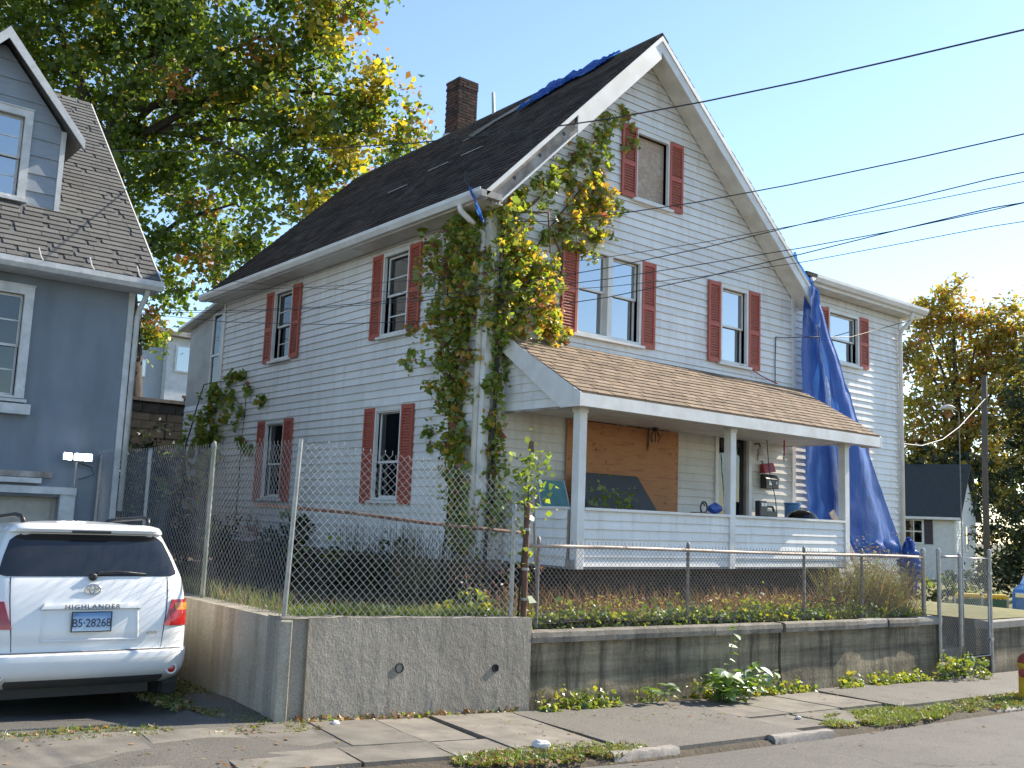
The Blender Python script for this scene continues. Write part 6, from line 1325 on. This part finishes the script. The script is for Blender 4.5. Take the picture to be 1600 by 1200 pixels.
# tall-fence yard
P = scatter(2600, -4.1, -1.7, -2.78, -2.45, lambda x, y: yard_z(x, -2.7) + .0); cover('wall_top_grass', blades(P, .13, .006, .5), [G_GRASS, G_WEED], 'bright grass along the top of the taller retaining wall', 'grass', (rng.random(len(P)) < .4).astype(int))
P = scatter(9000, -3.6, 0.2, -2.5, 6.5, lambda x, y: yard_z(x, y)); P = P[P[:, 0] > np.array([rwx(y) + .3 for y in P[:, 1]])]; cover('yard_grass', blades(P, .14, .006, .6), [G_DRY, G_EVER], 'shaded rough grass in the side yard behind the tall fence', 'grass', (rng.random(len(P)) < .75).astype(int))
t_ = rng.uniform(.2, 5.5, 1500); P = np.stack([RW0.x + RWD.x * t_ + .2 + rng.random(1500) * .25, RW0.y + RWD.y * t_, np.full(1500, 1.13)], 1); P = patchy(P, 1.3, -.1, 8); cover('return_wall_grass', blades(P, .22, .005, .4), [G_GRASS, G_DRY], 'tufts of grass and dry stems along the driveway wall top', 'grass', (rng.random(len(P)) < .45).astype(int))
def shrub(name, label, blobs, size, k, mats, p1, sub, per, loc, asp=.6):
    o = empty(name, loc, label, 'shrub'); crown('foliage', blobs, k, size, mats, o, lambda c: 1 if rng.random() < p1 else 0, sub=sub, per=per, aspect=asp); branch(o, [tuple(loc), (loc[0], loc[1], loc[2] + .5)], .02, .008, 5, 'stem'); return o
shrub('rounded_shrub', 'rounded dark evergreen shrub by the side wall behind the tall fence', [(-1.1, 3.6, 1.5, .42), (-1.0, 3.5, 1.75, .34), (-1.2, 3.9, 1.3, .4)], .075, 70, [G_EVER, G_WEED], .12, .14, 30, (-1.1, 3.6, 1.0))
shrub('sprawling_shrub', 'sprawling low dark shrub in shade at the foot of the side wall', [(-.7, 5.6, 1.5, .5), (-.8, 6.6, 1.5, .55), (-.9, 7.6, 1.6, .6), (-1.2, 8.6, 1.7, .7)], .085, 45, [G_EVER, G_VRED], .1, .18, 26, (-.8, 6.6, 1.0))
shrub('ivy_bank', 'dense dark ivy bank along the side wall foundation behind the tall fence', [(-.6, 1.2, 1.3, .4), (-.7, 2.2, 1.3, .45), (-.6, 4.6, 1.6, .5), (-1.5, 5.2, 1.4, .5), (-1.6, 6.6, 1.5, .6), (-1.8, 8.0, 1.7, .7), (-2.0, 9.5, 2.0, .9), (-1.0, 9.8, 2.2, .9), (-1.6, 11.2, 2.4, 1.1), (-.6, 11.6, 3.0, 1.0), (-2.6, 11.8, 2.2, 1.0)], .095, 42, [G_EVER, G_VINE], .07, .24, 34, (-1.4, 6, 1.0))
shrub('leafy_weed_clump', 'sunny yellow-green weed clump at the right end of the taller wall', [(-2.1, -2.55, 1.2, .15), (-1.9, -2.6, 1.22, .14), (-2.3, -2.5, 1.17, .12)], .065, 320, [G_WEED, G_WYEL], .45, .07, 14, (-2.1, -2.55, 1.05))
shrub('brown_weed_clump', 'tangled brown dead weeds before the porch corner', [(-.9, -1.6, 1.4, .3), (-.5, -1.3, 1.5, .35), (-1.2, -1.2, 1.35, .3), (-.6, -.7, 1.6, .35)], .05, 90, [G_DRY, G_VRED], .5, .16, 16, (-.8, -1.3, 1.0), .3)
P = np.concatenate([np.array([x, y, 1.0]) + rng.normal(size=(160, 3)) * np.array([.12, .2, 0]) for x, y in ((-.5, -.2), (-.7, .6), (-.5, 1.5), (-1.4, -.6), (-.4, 2.6))]); cover('bare_stems', blades(P, .95, .006, .12), [G_EVER, G_DRY], 'thin dark stems standing against the side wall foundation', 'weeds', (rng.random(len(P)) < .3).astype(int))
P = blob([((2.0 * 0 - .3, -1.2 + .0, 2.45), 1), ((1.45, -.9, 2.4), 1), ((1.75, -1.0, 2.35), 1.2)][1:], 60, (.13, .08, .12)); o = empty('porch_plant', (1.6, -.95, 1.62), 'leafy green potted plant on the porch behind the left post', 'plant'); np_quads('foliage', leaves(P, .07, .6), G_VINE, o); mb = MB(); mb.lathe([(.10, 1.625), (.13, 1.9), (.14, 2.25), (.12, 2.25)], (1.6, -.95, 0), 16); mb.build('pot', M['rust'], o, smooth=True)
# foot of the walls, pavement edges
def base_strip(name, x0, x1, n, h, label, seed, mats=(G_WEED, G_WYEL), y=-2.97, yw=.22, ls=.05, thr=-.15):
    P = scatter(n, x0, x1, y - yw, y, lambda a, b: bz(a)); P = patchy(P, 1.7, thr, seed); P[:, 2] += np.abs(rng.normal(size=len(P))) * h * np.clip((P[:, 1] - (y - yw)) / yw + .3, 0, 1); return cover(name, leaves(P, ls, .8, droop=-.1), list(mats), label, 'weeds', (rng.random(len(P)) < .35).astype(int))
base_strip('wall_foot_weeds', -1.5, 2.9, 2400, .085, 'low leafy weeds at the foot of the low garden wall', 1)
base_strip('wall_foot_weeds', 2.9, 6.0, 1300, .07, 'thin weeds along the wall foot left of the gate', 5, thr=.0)
base_strip('wall_foot_weeds', -4.2, -1.6, 420, .02, 'scattered weeds and leaves at the foot of the taller wall', 9, (G_DEAD, G_WEED), yw=.18, ls=.04)
shrub('gate_bush', 'low bright green bush on the pavement at the gate', [(6.5, -3.2, .14, .20), (6.9, -3.25, .16, .24), (7.3, -3.25, .13, .22), (6.2, -3.15, .05, .14)], .06, 260, [G_WEED, G_WYEL], .2, .09, 16, (6.9, -3.2, -.05))
def verge_patch(x0, x1, y0, y1, n, label, seed, h=.05):
    P = scatter(n, x0, x1, y0, y1, lambda a, b: bz(a) - .02); cx, cy = (x0 + x1) / 2, (y0 + y1) / 2; e = ((P[:, 0] - cx) / (x1 - x0) * 2) ** 2 + ((P[:, 1] - cy) / (y1 - y0) * 2) ** 2; P = P[e < 1]; P = patchy(P, 3.0, -.22, seed)
    Pl = P[::2].copy(); Pl[:, 2] += .02; cover('verge_grass', np.concatenate([blades(P, h, .005, .6), leaves(Pl, .045, .7, droop=0, nrm=(0, 0, 1))]), [G_GRASS, G_WEED, G_DEAD], label, 'grass', np.concatenate([(rng.random(len(P)) < .4).astype(int), rng.choice([0, 1, 2], len(Pl), p=[.1, .3, .6])]))
verge_patch(-3.75, -1.7, -4.95, -4.45, 3800, 'patch of grass and fallen leaves at the kerb in the foreground', 3)
verge_patch(.95, 3.6, -4.95, -4.30, 4200, 'weedy verge patch beside the kerb on the right', 7, .07)
verge_patch(3.2, 7.5, -4.95, -4.30, 3000, 'thin verge weeds running toward the hydrant', 8, .06)
verge_patch(-6.6, -5.2, -3.35, -2.85, 1400, 'dry grass tuft in the driveway crack behind the car', 4, .05)
verge_patch(-4.95, -3.75, -3.1, -.2, 6500, 'grass and dead leaves between the car and driveway wall', 6, .05)
verge_patch(-5.2, -3.9, -3.45, -3.1, 1100, 'grassy strip and leaves at the corner of the taller wall', 11, .035)
P = scatter(700, -6.8, 4.5, KERB - .5, -3.0, lambda a, b: (bz(a) + .016 if b > KERB else bz(a) - .045)); P = patchy(P, 1.2, .05, 12); cover('fallen_leaves', flat(leaves(P, .038, .7, droop=0, nrm=(0, 0, 1)), P) , [G_DEAD, G_WYEL], 'scattered fallen leaves on the pavement and street edge', 'leaves', (rng.random(len(P)) < .2).astype(int))
# knotweed at the wall foot: leaf by leaf
KW = empty('broad_leaf_weed', (1.2, -3.2, .1), 'broad-leaved green weed with tall stalk growing at the low wall foot', 'plant')
lm = MB(); lm.add([(0, 0, 0), (.045, .035, .012), (.05, .075, .012), (.03, .12, .004), (0, .155, -.012), (-.03, .12, .004), (-.05, .075, .012), (-.045, .035, .012), (0, .06, -.004), (0, .11, -.006)], [(0, 1, 8), (1, 2, 8), (2, 9, 8), (2, 3, 9), (3, 4, 9), (4, 5, 9), (5, 6, 9), (6, 8, 9), (6, 7, 8), (7, 0, 8)])
G_KW = leafmat('broad_leaf', [(.10, .18, .02), (.13, .20, .025)], .4, .16); kme = None
def kleaf(p, az, pitch, s):
    global kme
    B = Matrix.Translation(p) @ Matrix.Rotation(az, 4, 'Z') @ Matrix.Rotation(pitch, 4, 'X') @ Matrix.Rotation(random.uniform(-.5, .5), 4, 'Y') @ Matrix.Scale(s, 4)
    if kme is None: o = lm.build('leaf', G_KW, KW, basis=B, smooth=True); kme = o.data
    else: o = bpy.data.objects.new('leaf', kme); o.matrix_basis = B; link(o, KW)
for (base, tip, nl, s) in (((1.2, -3.12, .1), (1.5, -3.2, .98), 14, .72), ((1.15, -3.2, .1), (.72, -3.38, .48), 16, .95), ((1.2, -3.2, .1), (1.02, -3.42, .50), 18, 1.0), ((1.25, -3.2, .1), (1.75, -3.35, .52), 18, 1.0), ((1.3, -3.18, .1), (2.1, -3.3, .42), 16, .85), ((1.2, -3.25, .1), (1.3, -3.5, .42), 18, 1.0), ((1.1, -3.3, .1), (.9, -3.5, .28), 14, .95), ((1.3, -3.3, .1), (1.5, -3.5, .28), 14, .9), ((.1, -3.12, .15), (-.1, -3.25, .36), 9, .7), ((.15, -3.12, .15), (.4, -3.25, .34), 9, .7), ((1.15, -3.25, .1), (1.1, -3.4, .25), 12, .9)):
    a, b = Vector(base), Vector(tip); mid = a.lerp(b, .5) + Vector((0, 0, .08)); pts = [a.lerp(mid, t / 4) if t < 4 else mid.lerp(b, (t - 4) / 4) for t in range(9)]
    mb = MB(); mb.tube(pts, list(np.linspace(.008, .003, 9)), 5); mb.build('stem', G_WEED, KW)
    for k in range(nl):
        t = .22 + .78 * k / nl; p = pts[min(8, int(t * 8))].lerp(pts[min(8, int(t * 8) + 1)], t * 8 % 1); kleaf(p + Vector((random.uniform(-.03, .03), random.uniform(-.03, .03), random.uniform(-.02, .03))), random.uniform(0, 6.28), random.uniform(-.6, .3), s * random.uniform(.7, 1.35))
# loose stones
for (x, y, s, lab) in ((-2.75, -4.55, .075, 'white stone lying in the grass patch at the kerb'), (-3.9, -3.25, .04, 'small pale stone at the foot of the taller wall'), (1.0, -4.35, .035, 'small pinkish stone on the right pavement slabs')):
    bm = bmesh.new(); bmesh.ops.create_icosphere(bm, subdivisions=2, radius=s)
    for v in bm.verts: v.co = v.co * (1 + .35 * noise.noise(v.co * 22 + Vector((x, y, 0)))); v.co.z *= .6
    me = bpy.data.meshes.new('stone'); bm.to_mesh(me); bm.free(); me.materials.append(mat('pale_stone', (.6, .56, .54), (.45, .42, .4), rough=.9)); o = bpy.data.objects.new('stone', me); o.matrix_basis = Matrix.Translation((x, y, bz(x) + s * .4)); link(o); tag(o, lab, 'stone', 'loose stones')
